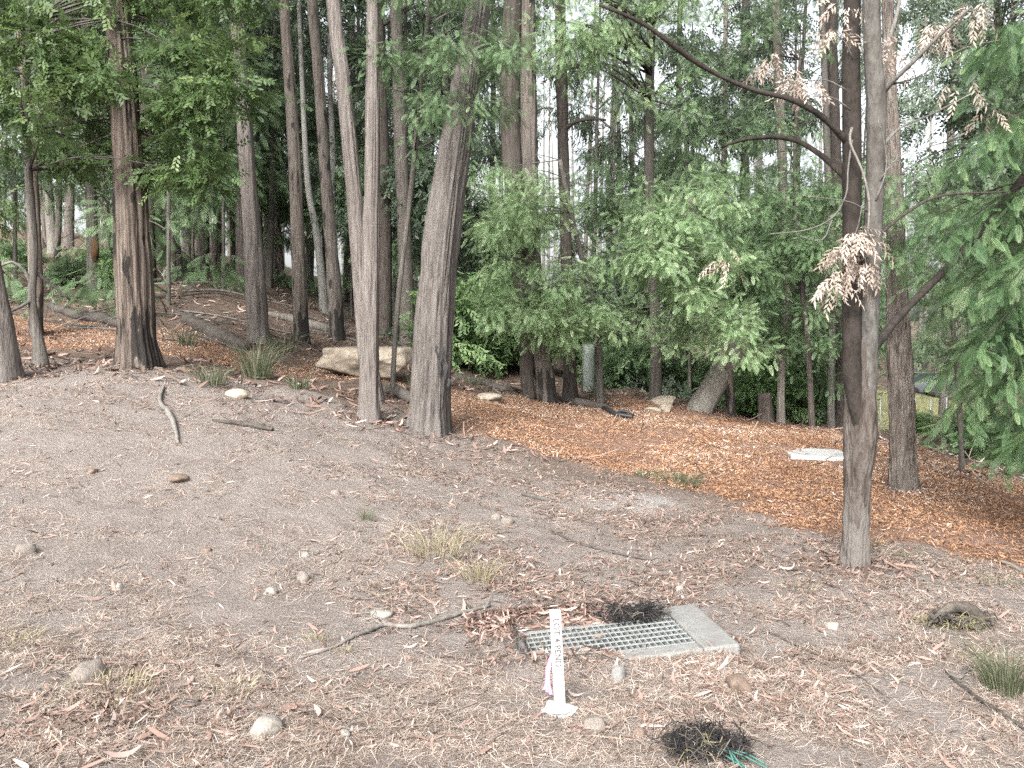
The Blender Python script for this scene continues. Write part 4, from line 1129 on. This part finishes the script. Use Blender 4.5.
rm.build('ribbon', M['pink'], stk)


def rock(name, label, c, size, mat, seed=0, sub=4, flat=.0, rough=.28, box=.5, rz=0.0, cat='rock', group=None, sink=.3, freq=1.6):
    """an angular noise-worn stone: a sphere pushed towards a box, then chipped by random planes"""
    import bmesh
    bm = bmesh.new(); bmesh.ops.create_icosphere(bm, subdivisions=sub, radius=1.0)
    V = np.array([v.co[:] for v in bm.verts]); F = np.array([[v.index for v in f.verts] for f in bm.faces]); bm.free()
    rg = np.random.default_rng(seed)
    nb_ = V / np.abs(V).max(1, keepdims=True); V = V * (1 - box) + nb_ * box
    for k in range(9):
        d = unit(rg.normal(size=3)); off = rg.uniform(.72, 1.0); e = V @ d - off; V = V - np.where(e > 0, e, 0)[:, None] * d * .92
    V = V * (1 + rough * (fbm(V * freq + seed * 7.3, 4, seed) - .5)[:, None] * 2)
    V = V + (fbm(V * 6 + seed, 3, seed + 3) - .5)[:, None] * .05 * V
    V[:, 2] = np.where(V[:, 2] > 1 - flat, 1 - flat + (V[:, 2] - 1 + flat) * .25, V[:, 2])
    V = V * np.asarray(size) / 2; cz, sz = math.cos(rz), math.sin(rz)
    V = np.stack([V[:, 0] * cz - V[:, 1] * sz, V[:, 0] * sz + V[:, 1] * cz, V[:, 2] + size[2] * (.5 - sink)], -1)
    o = mesh_obj(name, V, F, M[mat], loc=c)
    return tag(o, label, cat, group)


def rock_px(px, py, wpx, hpx, label, mat, seed, name='rock', depth=.8, **kw):
    c = hit(px, py); w = wpx * c[1] / FPX; h = hpx * c[1] / FPX
    return rock(name, label, c, (w * 1.1, w * depth, h * 1.6), mat, seed, **kw)


b = hit(362, 379); bw = 92 * b[1] / FPX
rock('boulder', 'large flat-topped sandstone boulder behind the upright grey-brown trunk', b + np.array([0, .35, 0]), (bw * 1.06, .95, .56), 'sandstone', 5, 5, .16, .26, .42, .08, 'boulder', sink=.12, freq=1.2)
for (px, py, w, h, lab, sd, rz) in [(662, 404, 25, 6.5, 'larger sandstone block on the back edge of the mulch bed', 11, .1), (666, 412, 13, 6, 'small pale sandstone block propped against the larger block', 12, .6), (652, 411, 17, 3.5, 'thin brown sandstone piece under the larger block', 13, .3)]:
    rock_px(px, py, w, h, lab, 'sandstone', sd, 'sandstone_block', .7, box=.75, rough=.1, rz=rz, cat='stone', sink=.2)
STONES = [(236, 396, 22, 10, 'yellowish sandstone rock on the bank crest beside green ferns', 'sandstone'), (264, 730, 32, 19, 'white quartz stone in the pink leaf litter, bottom left', 'stone_white'), (90, 675, 34, 20, 'grey and tan rounded stone under straw, lower left', 'stone_grey'),
          (303, 580, 17, 12, 'pale round stone on bare dirt below the green grass sprig', 'stone_grey'), (272, 593, 11, 10, 'smaller pale stone left of the round one', 'stone_white'), (593, 729, 24, 16, 'round grey stone just right of the stake foot', 'stone_grey'),
          (618, 678, 17, 17, 'crumpled pale grey stone in front of the concrete surround', 'concrete'), (738, 686, 30, 17, 'reddish-brown stone in straw right of the concrete surround', 'stone_brown'), (831, 627, 14, 9, 'small white lump in the litter below the twin-stemmed tree', 'stone_white'),
          (382, 615, 22, 8, 'flat pale stone near the thick end of the long stick', 'stone_white'), (26, 552, 18, 12, 'grey stone beside a white chip at the left edge', 'stone_grey'), (92, 472, 12, 6, 'brown stone half sunk in the upper dirt', 'stone_brown'), (178, 478, 24, 6, 'flat tan stone on the upper bank', 'stone_brown'),
          (640, 735, 14, 10, 'small tan stone right of the stake at the bottom', 'stone_brown'), (335, 494, 10, 6, 'pale stone beside the green grass sprig', 'stone_grey'), (508, 522, 16, 8, 'flat grey stone near the bark strip', 'stone_grey'), (495, 518, 14, 8, 'grey stone left of the flat one near the bark strip', 'stone_grey'), (662, 738, 12, 9, 'small brown stone left of the black netting', 'stone_brown'),
          (207, 552, 12, 6, 'little pink-brown stone on bare dirt', 'stone_brown'), (305, 556, 9, 6, 'small white stone above the pale round stone', 'stone_white'), (120, 588, 10, 7, 'white stone chip on the left dirt slope', 'stone_white'), (345, 735, 12, 8, 'dull white stone at the bottom by the quartz', 'stone_white'), (120, 700, 14, 8, 'tan stone in the bottom left litter', 'stone_brown'), (680, 590, 9, 6, 'pale pebble behind the concrete surround', 'stone_white')]
for k, (px, py, w, h, lab, m) in enumerate(STONES): rock_px(px, py, w, h * .95, lab, m, 20 + k, sub=3, box=.25 + .3 * ((k * 37 % 10) / 10), rough=.22, rz=k * .7, cat='stone', sink=.5)
rock_px(560, 711, 32, 7, 'lump of white cement round the foot of the survey stake', 'plaster', 71, 'cement_lump', sub=4, box=.1, rough=.4, cat='cement', sink=.35)
rock_px(553, 707, 16, 6, 'spill of white cement left of the stake foot', 'plaster', 72, 'cement_lump', sub=3, box=.1, rough=.5, cat='cement', sink=.4)
for px, py, w, h, lab, m, Yb, sd in [(945, 438, 15, 26, 'pale tall sandstone rock on the lower ground at the right', 'sandstone', 21, 81), (961, 444, 18, 20, 'grey-white rock right of the tall sandstone on the lower ground', 'stone_white', 20, 82), (690, 383, 20, 6, 'long pale shape glimpsed left of the leaning trunk', 'stone_white', 30, 83), (668, 388, 16, 20, 'pale shape behind the grey-stemmed wattle', 'sandstone', 30, 84), (488, 390, 26, 7, 'flat grey-brown rock between the big gum and mulch', 'sandstone', 13.6, 85)]:  # both pale shapes stand in for unidentified pale glimpses through the trees
    x = (px - CX) / FPX * Yb; c = on(x, Yb); rock('rock', lab, c, (w * Yb / FPX, w * Yb / FPX * .8, h * Yb / FPX * 1.4), m, sd, 3, cat='rock', sink=.2)

# --- pale square cover on the mulch
cc = hit(816, 454); cv = thing('pit_cover', 'pale square concrete cover lying on the orange mulch', 'cover', cc)
mb = MB(); mb.add(*quad_box(0, 0, -.005, .78, .78, .06, (math.cos(-.12), math.sin(-.12), -.03), (-math.sin(-.12), math.cos(-.12), 0))); bevelled(mb.build('lid', M['slab'], cv, smooth=False), .01)
mb = MB()
for sx in (-.22, .22): mb.add(*tube(spline([(sx - .05, -.25, .02), (sx - .04, -.25, .04), (sx + .04, -.25, .04), (sx + .05, -.25, .02)], 8), .006, 6))
mb.build('lifting_handle', M['steel_dull'], cv)


# --- logs and sticks given along the ground
def stick(name, label, pts, rads, bark, lift=.6, cat='stick', seed=0, segs=8, kids=(), bmp=.12, n=None, wob=.0):
    w = np.array([hit(a, b) for a, b in pts]); r = np.interp(np.linspace(0, 1, len(w)), np.linspace(0, 1, len(rads)), rads)
    w[:, 2] += r * lift
    L = np.linalg.norm(np.diff(w, axis=0), axis=1).sum(); n = n or max(8, int(L / .03))
    s = spline(np.concatenate([w, r[:, None]], 1), min(n, 160))
    g = height(s[:, 0], s[:, 1]) + s[:, 3] * lift; s[:, 2] = np.maximum(s[:, 2], g) * .5 + .5 * g
    b = s[len(s) // 2, :3].copy(); b[2] = height(b[0], b[1])[0]
    v, q, tt = tube(s[:, :3] - b, s[:, 3], segs, bmp, (2, 5 if r.max() < .05 else 1.2), seed)
    mb = MB(); mb.add(v, q, tt)
    for kp, kr in kids:
        wk = np.array([hit(a, c) + [0, 0, kr + h] for a, c, h in kp]); v, q, tt = tube(spline(wk, 14) - b, np.linspace(kr, kr * .35, 14), 6, .1, (2, 5), seed + 1); mb.add(v, q, tt)
    o = mb.build(name, M[bark], loc=b); return tag(o, label, cat)


stick('branch', 'long thin grey fallen branch lying from bare dirt toward the grate', [(300, 659), (335, 648), (365, 634), (384, 627), (410, 629), (440, 622), (465, 614), (490, 607)], [.006, .009, .012, .014, .012, .010], 'twig', 1.0, 'branch', 1,
      kids=[([(484, 611, .0), (490, 603, .02), (495, 594, .05)], .006), ([(470, 613, 0), (462, 600, .02)], .006), ([(384, 627, 0), (372, 622, .02), (376, 618, .03)], .008)])
stick('stick', 'crooked pale stick standing out on the upper dirt bank', [(164, 388), (160, 403), (170, 418), (175, 430), (178, 444)], [.014, .022, .026, .02, .014], 'twig', 1.0, 'stick', 2)
stick('stick', 'short thick brown stick on the bank below the boulder', [(212, 421), (230, 424), (252, 427), (273, 431)], [.012, .022, .03, .02], 'log', .8, 'stick', 3)
stick('stick', 'thin dark stick curving across dirt right of the dry grass', [(552, 532), (572, 542), (595, 549), (620, 555), (652, 561)], [.006, .011, .010, .007], 'log', 1, 'stick', 4)
stick('bark_strip', 'brown curled bark strip lying on dirt above the grate', [(522, 495), (535, 499), (557, 503)], [.012, .024, .008], 'bark_far', .8, 'bark', 5)
stick('stick', 'dark stick slanting to the bottom right corner', [(950, 678), (968, 692), (990, 708), (1024, 730), (1060, 752)], [.006, .009, .009, .008], 'log', 1, 'stick', 6)
stick('stick', 'pale forked twig above the slanting dark stick at the right', [(946, 673), (960, 680), (968, 668)], [.005, .008, .006], 'twig', 1.4, 'stick', 7)
stick('stick', 'thin straight twig on straw right of the stake', [(575, 738), (610, 739), (640, 741)], [.003, .004, .003], 'straw', 1.2, 'stick', 8)
stick('stick', 'pale twig lying at the right end of the mulch edge', [(1000, 562), (1024, 575), (1050, 588)], [.012, .016, .014], 'twig', 1, 'stick', 9)
stick('stick', 'long thin branch lying across the lower right litter', [(755, 628), (800, 648), (850, 672), (890, 700)], [.003, .005, .005, .003], 'log', 1, 'stick', 10)
stick('log', 'dark fallen log on the slope between burnt-based giant and straight grey gum', [(186, 322), (205, 332), (225, 342), (248, 351)], [.09, .11, .11, .08], 'log', .7, 'log', 11, 18, bmp=.2)
stick('log', 'pale grey fallen log behind the slim brown gum', [(268, 316), (290, 321), (312, 328), (330, 333)], [.06, .09, .10, .08], 'bark_far', .6, 'log', 12, 14, bmp=.12)
stick('log', 'thin fallen log on the slope above the orange track, far left', [(50, 308), (75, 318), (105, 322), (125, 330)], [.07, .09, .09, .06], 'log', .7, 'log', 13, 10, bmp=.2)
stick('log', 'long dark fallen log high on the left slope', [(62, 272), (80, 276), (110, 284)], [.14, .16, .14], 'log', .7, 'log', 19, 10, bmp=.2)
stick('log', 'root-like log along the mulch edge right of the twin gum', [(556, 400), (575, 405), (596, 408), (612, 412)], [.05, .08, .06, .03], 'log', .6, 'log', 14, 10)
stick('log', 'thin log on the litter slope right of the big gum', [(455, 378), (480, 385), (505, 391), (530, 393)], [.06, .07, .06, .03], 'log', .6, 'log', 15, 10)
stick('log', 'weathered log piece in front of the track between the pair of trunks', [(385, 392), (398, 396), (412, 404)], [.06, .09, .07], 'log', .7, 'log', 16, 10)
stick('pipe', 'short black plastic pipe pieces lying on the mulch edge', [(603, 410), (615, 416), (633, 419)], [.035, .04, .035], 'black_plastic', 1, 'pipe', 17, 12, kids=[([(618, 413, 0), (626, 414, .01), (634, 416, 0)], .03)], bmp=0)

rg = np.random.default_rng(31)
for k, (px, py, L, r) in enumerate([(70, 300, 2.2, .03), (120, 310, 1.8, .025), (170, 318, 2.4, .035), (200, 300, 2.0, .03), (225, 318, 1.6, .02), (165, 340, 1.3, .02), (290, 345, 1.2, .02), (275, 330, 1.6, .025), (240, 300, 2.4, .035), (310, 320, 2.0, .03), (190, 285, 2.6, .04), (130, 292, 2.2, .03), (50, 325, 1.4, .02), (85, 335, 1.2, .018), (15, 300, 2.0, .03), (400, 350, 1.6, .025), (345, 340, 1.6, .03), (210, 345, 1.5, .02)]):
    p = hit(px, py, 11.5); a = rg.uniform(-.5, .9) + (math.pi if rg.random() < .5 else 0); dd = np.array([math.cos(a), math.sin(a) * .7])
    q = np.array([on(*(p[:2] + dd * L * t + rg.normal(size=2) * .06)) for t in (-.5, -.2, .15, .5)]); q[:, 2] += r * .8 + np.array([.0, .05, .12, .22]) * rg.random()
    b_ = on(*p[:2]); v, q2, tt = tube(spline(q, 18) - b_, np.linspace(r, r * .3, 18), 7, .15, (2, 3), k); mb = MB(); mb.add(v, q2, tt)
    for m in range(3):
        s0 = spline(q, 18)[5 + 4 * m] - b_; e = s0 + np.array([*(rg.normal(size=2) * .3), .12 + .25 * rg.random()]); mb.add(*tube(spline([s0, (s0 + e) / 2 + [0, 0, .05], e], 6), np.linspace(r * .5, .004, 6), 5))
    o = mb.build('fallen_branch', M[['log', 'twig', 'bark_far'][k % 3]], loc=b_); tag(o, ['dark', 'pale', 'grey-brown'][k % 3] + ' fallen branch among litter on the left slope behind the bank', 'branch', 'fallen branches on the left slope')

# --- dug-out root mass at the right
rc = hit(956, 628); rmx = thing('root_mass', 'tangled dead root mass with a pale arched root on the right litter', 'roots', rc); rg = np.random.default_rng(8)
s = rc[1] / FPX
arch = np.array([(-24, 0, 8), (-12, 0, 19), (4, 0, 22), (20, 0, 16), (27, .02, 4)], float) * s
mb = MB(); mb.add(*tube(spline(arch, 26), np.array([.5, .9, 1, .9, .6])[np.linspace(0, 4, 26).astype(int)] * .034, 10, .25, (2, 4), 3)); mb.build('arched_root', M['log'], rmx)
mb = MB()
for k in range(60):
    a = np.array([rg.uniform(-26, 34), rg.uniform(-10, 10), rg.uniform(0, 14)]) * s; d = np.array([rg.normal(), rg.normal() * .6, rg.normal() * .4]) * 10 * s
    mb.add(*tube(spline([a, a + d * .6 + [0, 0, .02], a + d + [0, 0, -.03]], 8), np.linspace(rg.uniform(.004, .016), .002, 8), 6, .2, (2, 5), k))
mb.build('root', M['log'], rmx)
fibres(rg, rc, (.16, .1, .06), 220, .05, .15, .0016).build('fibre', M['grass_dry'], rmx)


# --- grass
def grass(name, label, c, r, h, n, mat, seed, lean=.5, width=.005, cat='grass tuft', group=None):
    rg = np.random.default_rng(seed); mb = MB()
    a = rg.uniform(0, 2 * math.pi, n); rr = r * rg.random(n) ** .6
    for k in range(n):
        b = np.array([math.cos(a[k]) * rr[k], math.sin(a[k]) * rr[k], -.01]); o = rg.normal(size=2) * .3 + np.array([math.cos(a[k]), math.sin(a[k])]) * rr[k] / r
        H = h * rg.uniform(.45, 1.1); L = np.array([o[0], o[1], 0]) * lean * H
        p = spline([b, b + L * .35 + [0, 0, H * .6], b + L * 1.1 + [0, 0, H * (.95 - .4 * rg.random() * lean)]], 5)
        sd = unit(np.cross(p[-1] - p[0] + [1e-4, 0, 0], [0, 0, 1.]) + rg.normal(size=3) * .3) * (width * np.array([1, .95, .8, .5, .08]))[:, None] * .5
        i = np.arange(4); mb.add(np.concatenate([p + sd, p - sd]), np.stack([i, i + 1, i + 6, i + 5], -1), tint=rg.random())
    o = mb.build(name, M[mat], loc=c); return tag(o, label, cat, group)


for px, py, wp, hp, n, m, lab in [(1006, 690, 46, 52, 420, 'grass', 'thick green tussock at the right edge beside the root mass'), (366, 520, 14, 20, 60, 'grass', 'small bright green grass sprig on the bare bank'), (438, 556, 62, 36, 200, 'grass_dry', 'straggly dry yellow grass above the leaf litter'), (478, 580, 36, 30, 110, 'grass_dry', 'smaller dry grass wisp right of the straggly one'),
                               (258, 378, 30, 42, 260, 'grass', 'tall green strappy clump at the foot of the straight grey gum'), (210, 384, 40, 22, 160, 'grass', 'low green strappy plant left of the tall clump'), (300, 388, 24, 16, 110, 'grass', 'low grass between the tall clump and the boulder'), (282, 352, 26, 22, 110, 'grass', 'green tuft behind the tall clump'),
                               (598, 398, 16, 18, 90, 'grass', 'grass tuft round the thin stem by the tree guard'), (680, 484, 50, 16, 160, 'grass', 'thin green grass patch on the lower mulch edge'), (645, 476, 30, 10, 70, 'grass', 'thin grass wisp at the mulch edge'), (470, 385, 24, 14, 80, 'grass', 'grass tuft on the slope right of the big gum'), (412, 385, 10, 24, 50, 'grass', 'green sprout at the right end of the boulder'), (186, 346, 22, 22, 90, 'grass', 'grass tuft behind the burnt-based giant'),
                               (125, 322, 20, 20, 90, 'grass', 'fern-like tuft left of the burnt-based giant'), (15, 640, 60, 14, 160, 'grass_dry', 'flattened dry grass at the left edge'), (320, 640, 20, 14, 40, 'grass_dry', 'faint dry grass near the long branch'), (345, 652, 16, 10, 30, 'grass_dry', 'dry grass wisp right of the faint one by the branch'), (100, 690, 110, 14, 240, 'grass_dry', 'matted dry grass behind the pink leaves, lower left'), (225, 690, 70, 12, 140, 'grass_dry', 'dry grass mat above the quartz stone'),
                               (865, 545, 40, 12, 70, 'grass_dry', 'dry grass round the foot of the twin-stemmed tree'), (800, 590, 40, 10, 60, 'grass_dry', 'short dry grass below the twin-stemmed tree'), (905, 560, 40, 12, 70, 'grass', 'short green grass right of the twin-stemmed tree'), (1000, 585, 40, 14, 70, 'grass', 'short green grass at the right mulch edge'), (700, 398, 24, 12, 60, 'grass', 'grass tuft left of the leaning trunk')]:
    c = hit(px, py); k = c[1] / FPX; grass('grass_tuft', lab, c, wp * k * .45, hp * k * 1.1, n, m, int(px * 7 + py), .9 if m == 'grass_dry' else .65, .0035 if c[1] < 7 else .009)

# --- loose litter nobody could count
ST = [ribbon(.10, .0022, 2, b, c, False) for b, c in ((.0, .02), (.12, .05), (-.1, .0), (.2, .08))]
LF = [ribbon(.10, .017, 4, b, c, True, f) for b, c, f in ((.0, .05, .4), (.10, .02, .2), (-.08, .08, .5), (.03, -.03, .3), (.14, .12, .4))]
CH = [ribbon(.05, .014, 1, 0, 0, False), ribbon(.07, .010, 2, .1, .08, False), ribbon(.035, .018, 1, 0, 0, False)]
PB_V = np.array([(1, 0, 0), (-.9, .1, 0), (0, 1, .1), (.1, -.8, 0), (0, .1, .7), (0, 0, -.5)], float) * .006
PB = (PB_V, np.array([(0, 2, 4), (2, 1, 4), (1, 3, 4), (3, 0, 4), (2, 0, 5), (1, 2, 5), (3, 1, 5), (0, 3, 5)]))
GRATE_C = 1
x, y = pick(430000, 2.3, 9.5, zone_straw, .25); strew('straw_litter', RNG, ST, x, y, .15, .95, 'straw', .22, .006)
x, y = pick(110000, 2.3, 10.5, zone_leaf, .09, .8); strew('leaf_litter', RNG, LF, x, y, .18, .8, 'litter', .3, .007)
x, y = pick(1700, 2.3, 5.0, [(120, 715, 160, 50, .8), (480, 600, 90, 40, .2), (800, 700, 250, 60, .12)], .03); strew('gum_leaf_litter', RNG, LF, x, y, .8, 1.4, 'litter', .25, .012, tint=RNG.uniform(.5, 1, len(x)))
n = 1900; u = RNG.uniform(-.3, .62, n); v = np.where(RNG.random(n) < .7, GW + .01 + .32 * RNG.random(n) ** 1.3, RNG.uniform(-.16, GW + .1, n)); keep = (v > GW) | (u < .015) | ((v < -.005) & (u < .38)) | (RNG.random(n) < .05)
u, v = u[keep], v[keep]; q = gp(u[:, None], v[:, None]); x, y = q[:, 0], q[:, 1]
pos, B = lay(RNG, x, y, .5, .0); pos[:, 2] = np.maximum(pos[:, 2], q[:, 2] * ((v > -.1) & (u > -.12)) - 9 * ~((v > -.1) & (u > -.12))) + RNG.uniform(.004, .045, len(u)); mb = MB()
for k in range(5):
    m = np.arange(len(u)) % 5 == k; V, Q, t = scatter(LF[k][0], LF[k][1], pos[m], B[m], RNG.uniform(.25, .8, m.sum()), RNG, RNG.random(m.sum()) ** 1.3); mb.add(V, Q, tint=t)
o = mb.build('drifted_leaf_litter', M['litter']); o['kind'] = 'stuff'
x, y = pick(60000, 2.3, 10.5, [(300, 560, 300, 150, .3)], .4); strew('gravel', RNG, [PB], x, y, .25, 1.0, 'pebble', .3, .0015)
x, y = pick(600, 2.3, 9, [(300, 560, 300, 150, .3)], .4); strew('coarse_gravel', RNG, [PB], x, y, 1.3, 3.0, 'pebble', .3, .002)
# wood chips over the mulch bed and the track
x = RNG.uniform(-12, 9, 900000); y = RNG.uniform(5.5, 19, 900000)
m = RNG.random(len(x)) < zones(x, y)[0] * np.clip(2.2 - y / 9, .35, 1) * np.clip((fbm(xy0(x, y, 1.3), 3, 91) - .25) * 5, .3, 1) * .95
x, y = x[m], y[m]; dr = (fbm(xy0(x, y, .9), 4, 93) - .5) * .9 + np.clip((y - 8.5) / 14, -.22, .12)
strew('mulch_chips', RNG, CH, x, y, .2, .72, 'chip', .45, .012, tint=np.clip(RNG.random(len(x)) * .95 + dr, 0, 1))
x = RNG.uniform(-12, 9, 16000); y = RNG.uniform(5.5, 19, 16000); m = RNG.random(len(x)) < zones(x, y)[0] * .3
strew('pale_leaf_litter', RNG, LF, x[m], y[m], .5, 1.15, 'litter', .3, .016, tint=RNG.uniform(.35, 1, m.sum()))
# forest floor
x, y = field(RNG, 26000, 9.5, 34, .75); m = (zones(x, y)[0] < .4) & (RNG.random(len(x)) < np.clip(fbm(xy0(x, y, .8), 3, 5) * 1.5 - .2, .1, 1)); strew('forest_floor_litter', RNG, LF, x[m], y[m], .8, 2.2, 'litter', .4, .02)
x, y = field(RNG, 2600, 3.0, 26, .75); m = RNG.random(len(x)) < np.where(y < 9, .0, .8); TWG = ribbon(.45, .012, 3, .06, .05, False)
strew('fallen_twigs', RNG, [TWG, ribbon(.35, .010, 3, -.1, .1, False)], x[m], y[m], .3, 1.6, 'straw', .25, .015, tint=RNG.uniform(0, .35, m.sum()))
x, y = pick(12000, 2.5, 9, zone_leaf, .14, .8); strew('twig_litter', RNG, [ribbon(.16, .005, 3, .08, .06, False), ribbon(.12, .004, 3, -.14, .1, False)], x, y, .4, 1.5, 'straw', .22, .009, tint=RNG.uniform(0, .25, len(x)))

bx, by, bt = [], [], []
for o in list(bpy.data.objects):
    if o.type == 'EMPTY' and o.get('category') in ('tree', 'trunk', 'stump') and o.location[1] < 17 and '_Y' in o.keys():
        n = 170; r = .06 + np.abs(RNG.normal(size=n)) * .28; t = RNG.uniform(0, 2 * math.pi, n); bx.append(o.location[0] + r * np.cos(t)); by.append(o.location[1] + r * np.sin(t))
bx, by = np.concatenate(bx), np.concatenate(by)
strew('bark_litter', RNG, LF + [ribbon(.22, .016, 3, .05, .03, False), ribbon(.14, .02, 3, -.05, .05, False)], bx, by, .4, 1.15, 'litter', .45, .018, tint=RNG.random(len(bx)) ** 1.8)

# --- wire fence and parked car on the lower ground at the right
fz = [((px - CX) / FPX * 27, 27 + (px - 870) * .02) for px in (868, 877, 886, 917, 936, 960, 985)]
f0 = on(*fz[0]); fe = thing('wire_fence', 'low wire fence on thin steel posts beyond the mulch bed, right', 'fence', f0)
tops = []
for k, (a, b) in enumerate(fz):
    p = on(a, b) - f0; mb = MB(); mb.add(*tube([p - [0, 0, .3], p + [0, 0, 1.25]], .028, 8)); mb.build('post', M['steel_dull'], fe); tops.append(p)
for hgt in (.3, .7, 1.15):
    mb = MB(); mb.add(*tube(np.array(tops) + [0, 0, hgt], .006, 5)); mb.build('wire', M['steel_dull'], fe)
xc = (921 - CX) / FPX * 56; cr = thing('parked_car', 'grey car half hidden behind leaves beyond the wire fence', 'car', on(xc, 56)); cr.rotation_euler = (0, 0, .35)
sec = [(-2.1, .55, .35, .80), (-2.0, .80, .3, .86), (-1.2, .92, .28, .9), (.9, .98, .28, .9), (1.9, .95, .3, .88), (2.1, .7, .4, .82)]
V = np.array([[x, s_ * w_, z] for x, zt, zb, w_ in sec for (s_, z) in ((-1, zb), (1, zb), (1, zt * .7), (.92, zt), (-.92, zt), (-1, zt * .7))]); n6 = len(sec)
Q = [(a * 6 + j, a * 6 + (j + 1) % 6, a * 6 + 6 + (j + 1) % 6, a * 6 + 6 + j) for a in range(n6 - 1) for j in range(6)]
mb = MB(); mb.add(V, Q); mb.add([V[j] for j in range(6)], [(0, 5, 2, 1), (5, 4, 3, 2)]); mb.add([V[-6 + j] for j in range(6)], [(0, 1, 2, 5), (5, 2, 3, 4)]); bevelled(mb.build('body', M['car_paint'], cr), .04, 3)
cb = [(-1.15, .93, .78), (-.45, 1.45, .62), (.9, 1.47, .62), (1.75, .96, .76)]; mb = MB()
V = np.array([[x, s_ * w_, z] for x, z, w_ in cb for s_ in (-1, 1)] ); base_v = np.array([[cb[0][0], -.8, .9], [cb[0][0], .8, .9], [cb[3][0], .8, .9], [cb[3][0], -.8, .9]])
mb.add(V, [(0, 1, 3, 2), (4, 5, 7, 6)]); mb.add(V[[0, 2, 4, 6]], [(0, 1, 2, 3)]); mb.add(V[[1, 3, 5, 7]], [(3, 2, 1, 0)]); mb.build('windows', M['glass'], cr, smooth=False)
mb = MB(); mb.add(*quad_box(.22, 0, 1.475, 1.4, 1.26, .05)); bevelled(mb.build('roof', M['car_paint'], cr), .02)
for sx in (-1.3, 1.3):
    for sy in (-.82, .82):
        mb = MB(); mb.add(*tube([(sx, sy - .1, .31), (sx, sy + .1, .31)], .31, 20)); mb.build('wheel', M['tyre'], cr)

# ------------------------------------------------------------------ daylight
world = bpy.data.worlds.new('World'); scene.world = world; world.use_nodes = True
nt = world.node_tree; nt.nodes.clear()
SUN_EL, SUN_AZ = math.radians(38), math.radians(200)      # high sun veiled by cloud, behind the camera
sky = nt.nodes.new('ShaderNodeTexSky'); sky.sky_type = 'NISHITA'; sky.sun_disc = False
sky.sun_elevation = SUN_EL; sky.sun_rotation = SUN_AZ; sky.air_density = 1.0; sky.dust_density = 6.0; sky.ozone_density = 1.0
hs = nt.nodes.new('ShaderNodeHueSaturation'); hs.inputs['Saturation'].default_value = .22     # white overcast
bg = nt.nodes.new('ShaderNodeBackground'); bg.inputs['Strength'].default_value = .11
wo = nt.nodes.new('ShaderNodeOutputWorld')
nt.links.new(sky.outputs[0], hs.inputs['Color']); nt.links.new(hs.outputs[0], bg.inputs[0]); nt.links.new(bg.outputs[0], wo.inputs[0])
sd = bpy.data.lights.new('sun', 'SUN'); sd.energy = 1.5; sd.angle = math.radians(20); sd.color = (1, .97, .93)
so = bpy.data.objects.new('sun', sd); COL.objects.link(so)
# direction to the sun: rotation is measured from +Y towards +X
dv = Vector((math.sin(SUN_AZ) * math.cos(SUN_EL), math.cos(SUN_AZ) * math.cos(SUN_EL), math.sin(SUN_EL)))
so.rotation_euler = dv.to_track_quat('Z', 'Y').to_euler(); so.location = (0, -10, 30)
scene.view_settings.view_transform = 'Standard'; scene.view_settings.look = 'None'
scene.view_settings.exposure = 2.15; scene.view_settings.gamma = 1; scene.view_settings.use_curve_mapping = False
scene.render.engine = 'CYCLES'
cy = scene.cycles
cy.max_bounces = 7; cy.diffuse_bounces = 6; cy.glossy_bounces = 2; cy.transmission_bounces = 3; cy.transparent_max_bounces = 4
cy.caustics_reflective = False; cy.caustics_refractive = False
cy.use_denoising = False
try: cy.denoiser = 'OPENIMAGEDENOISE'
except Exception: pass
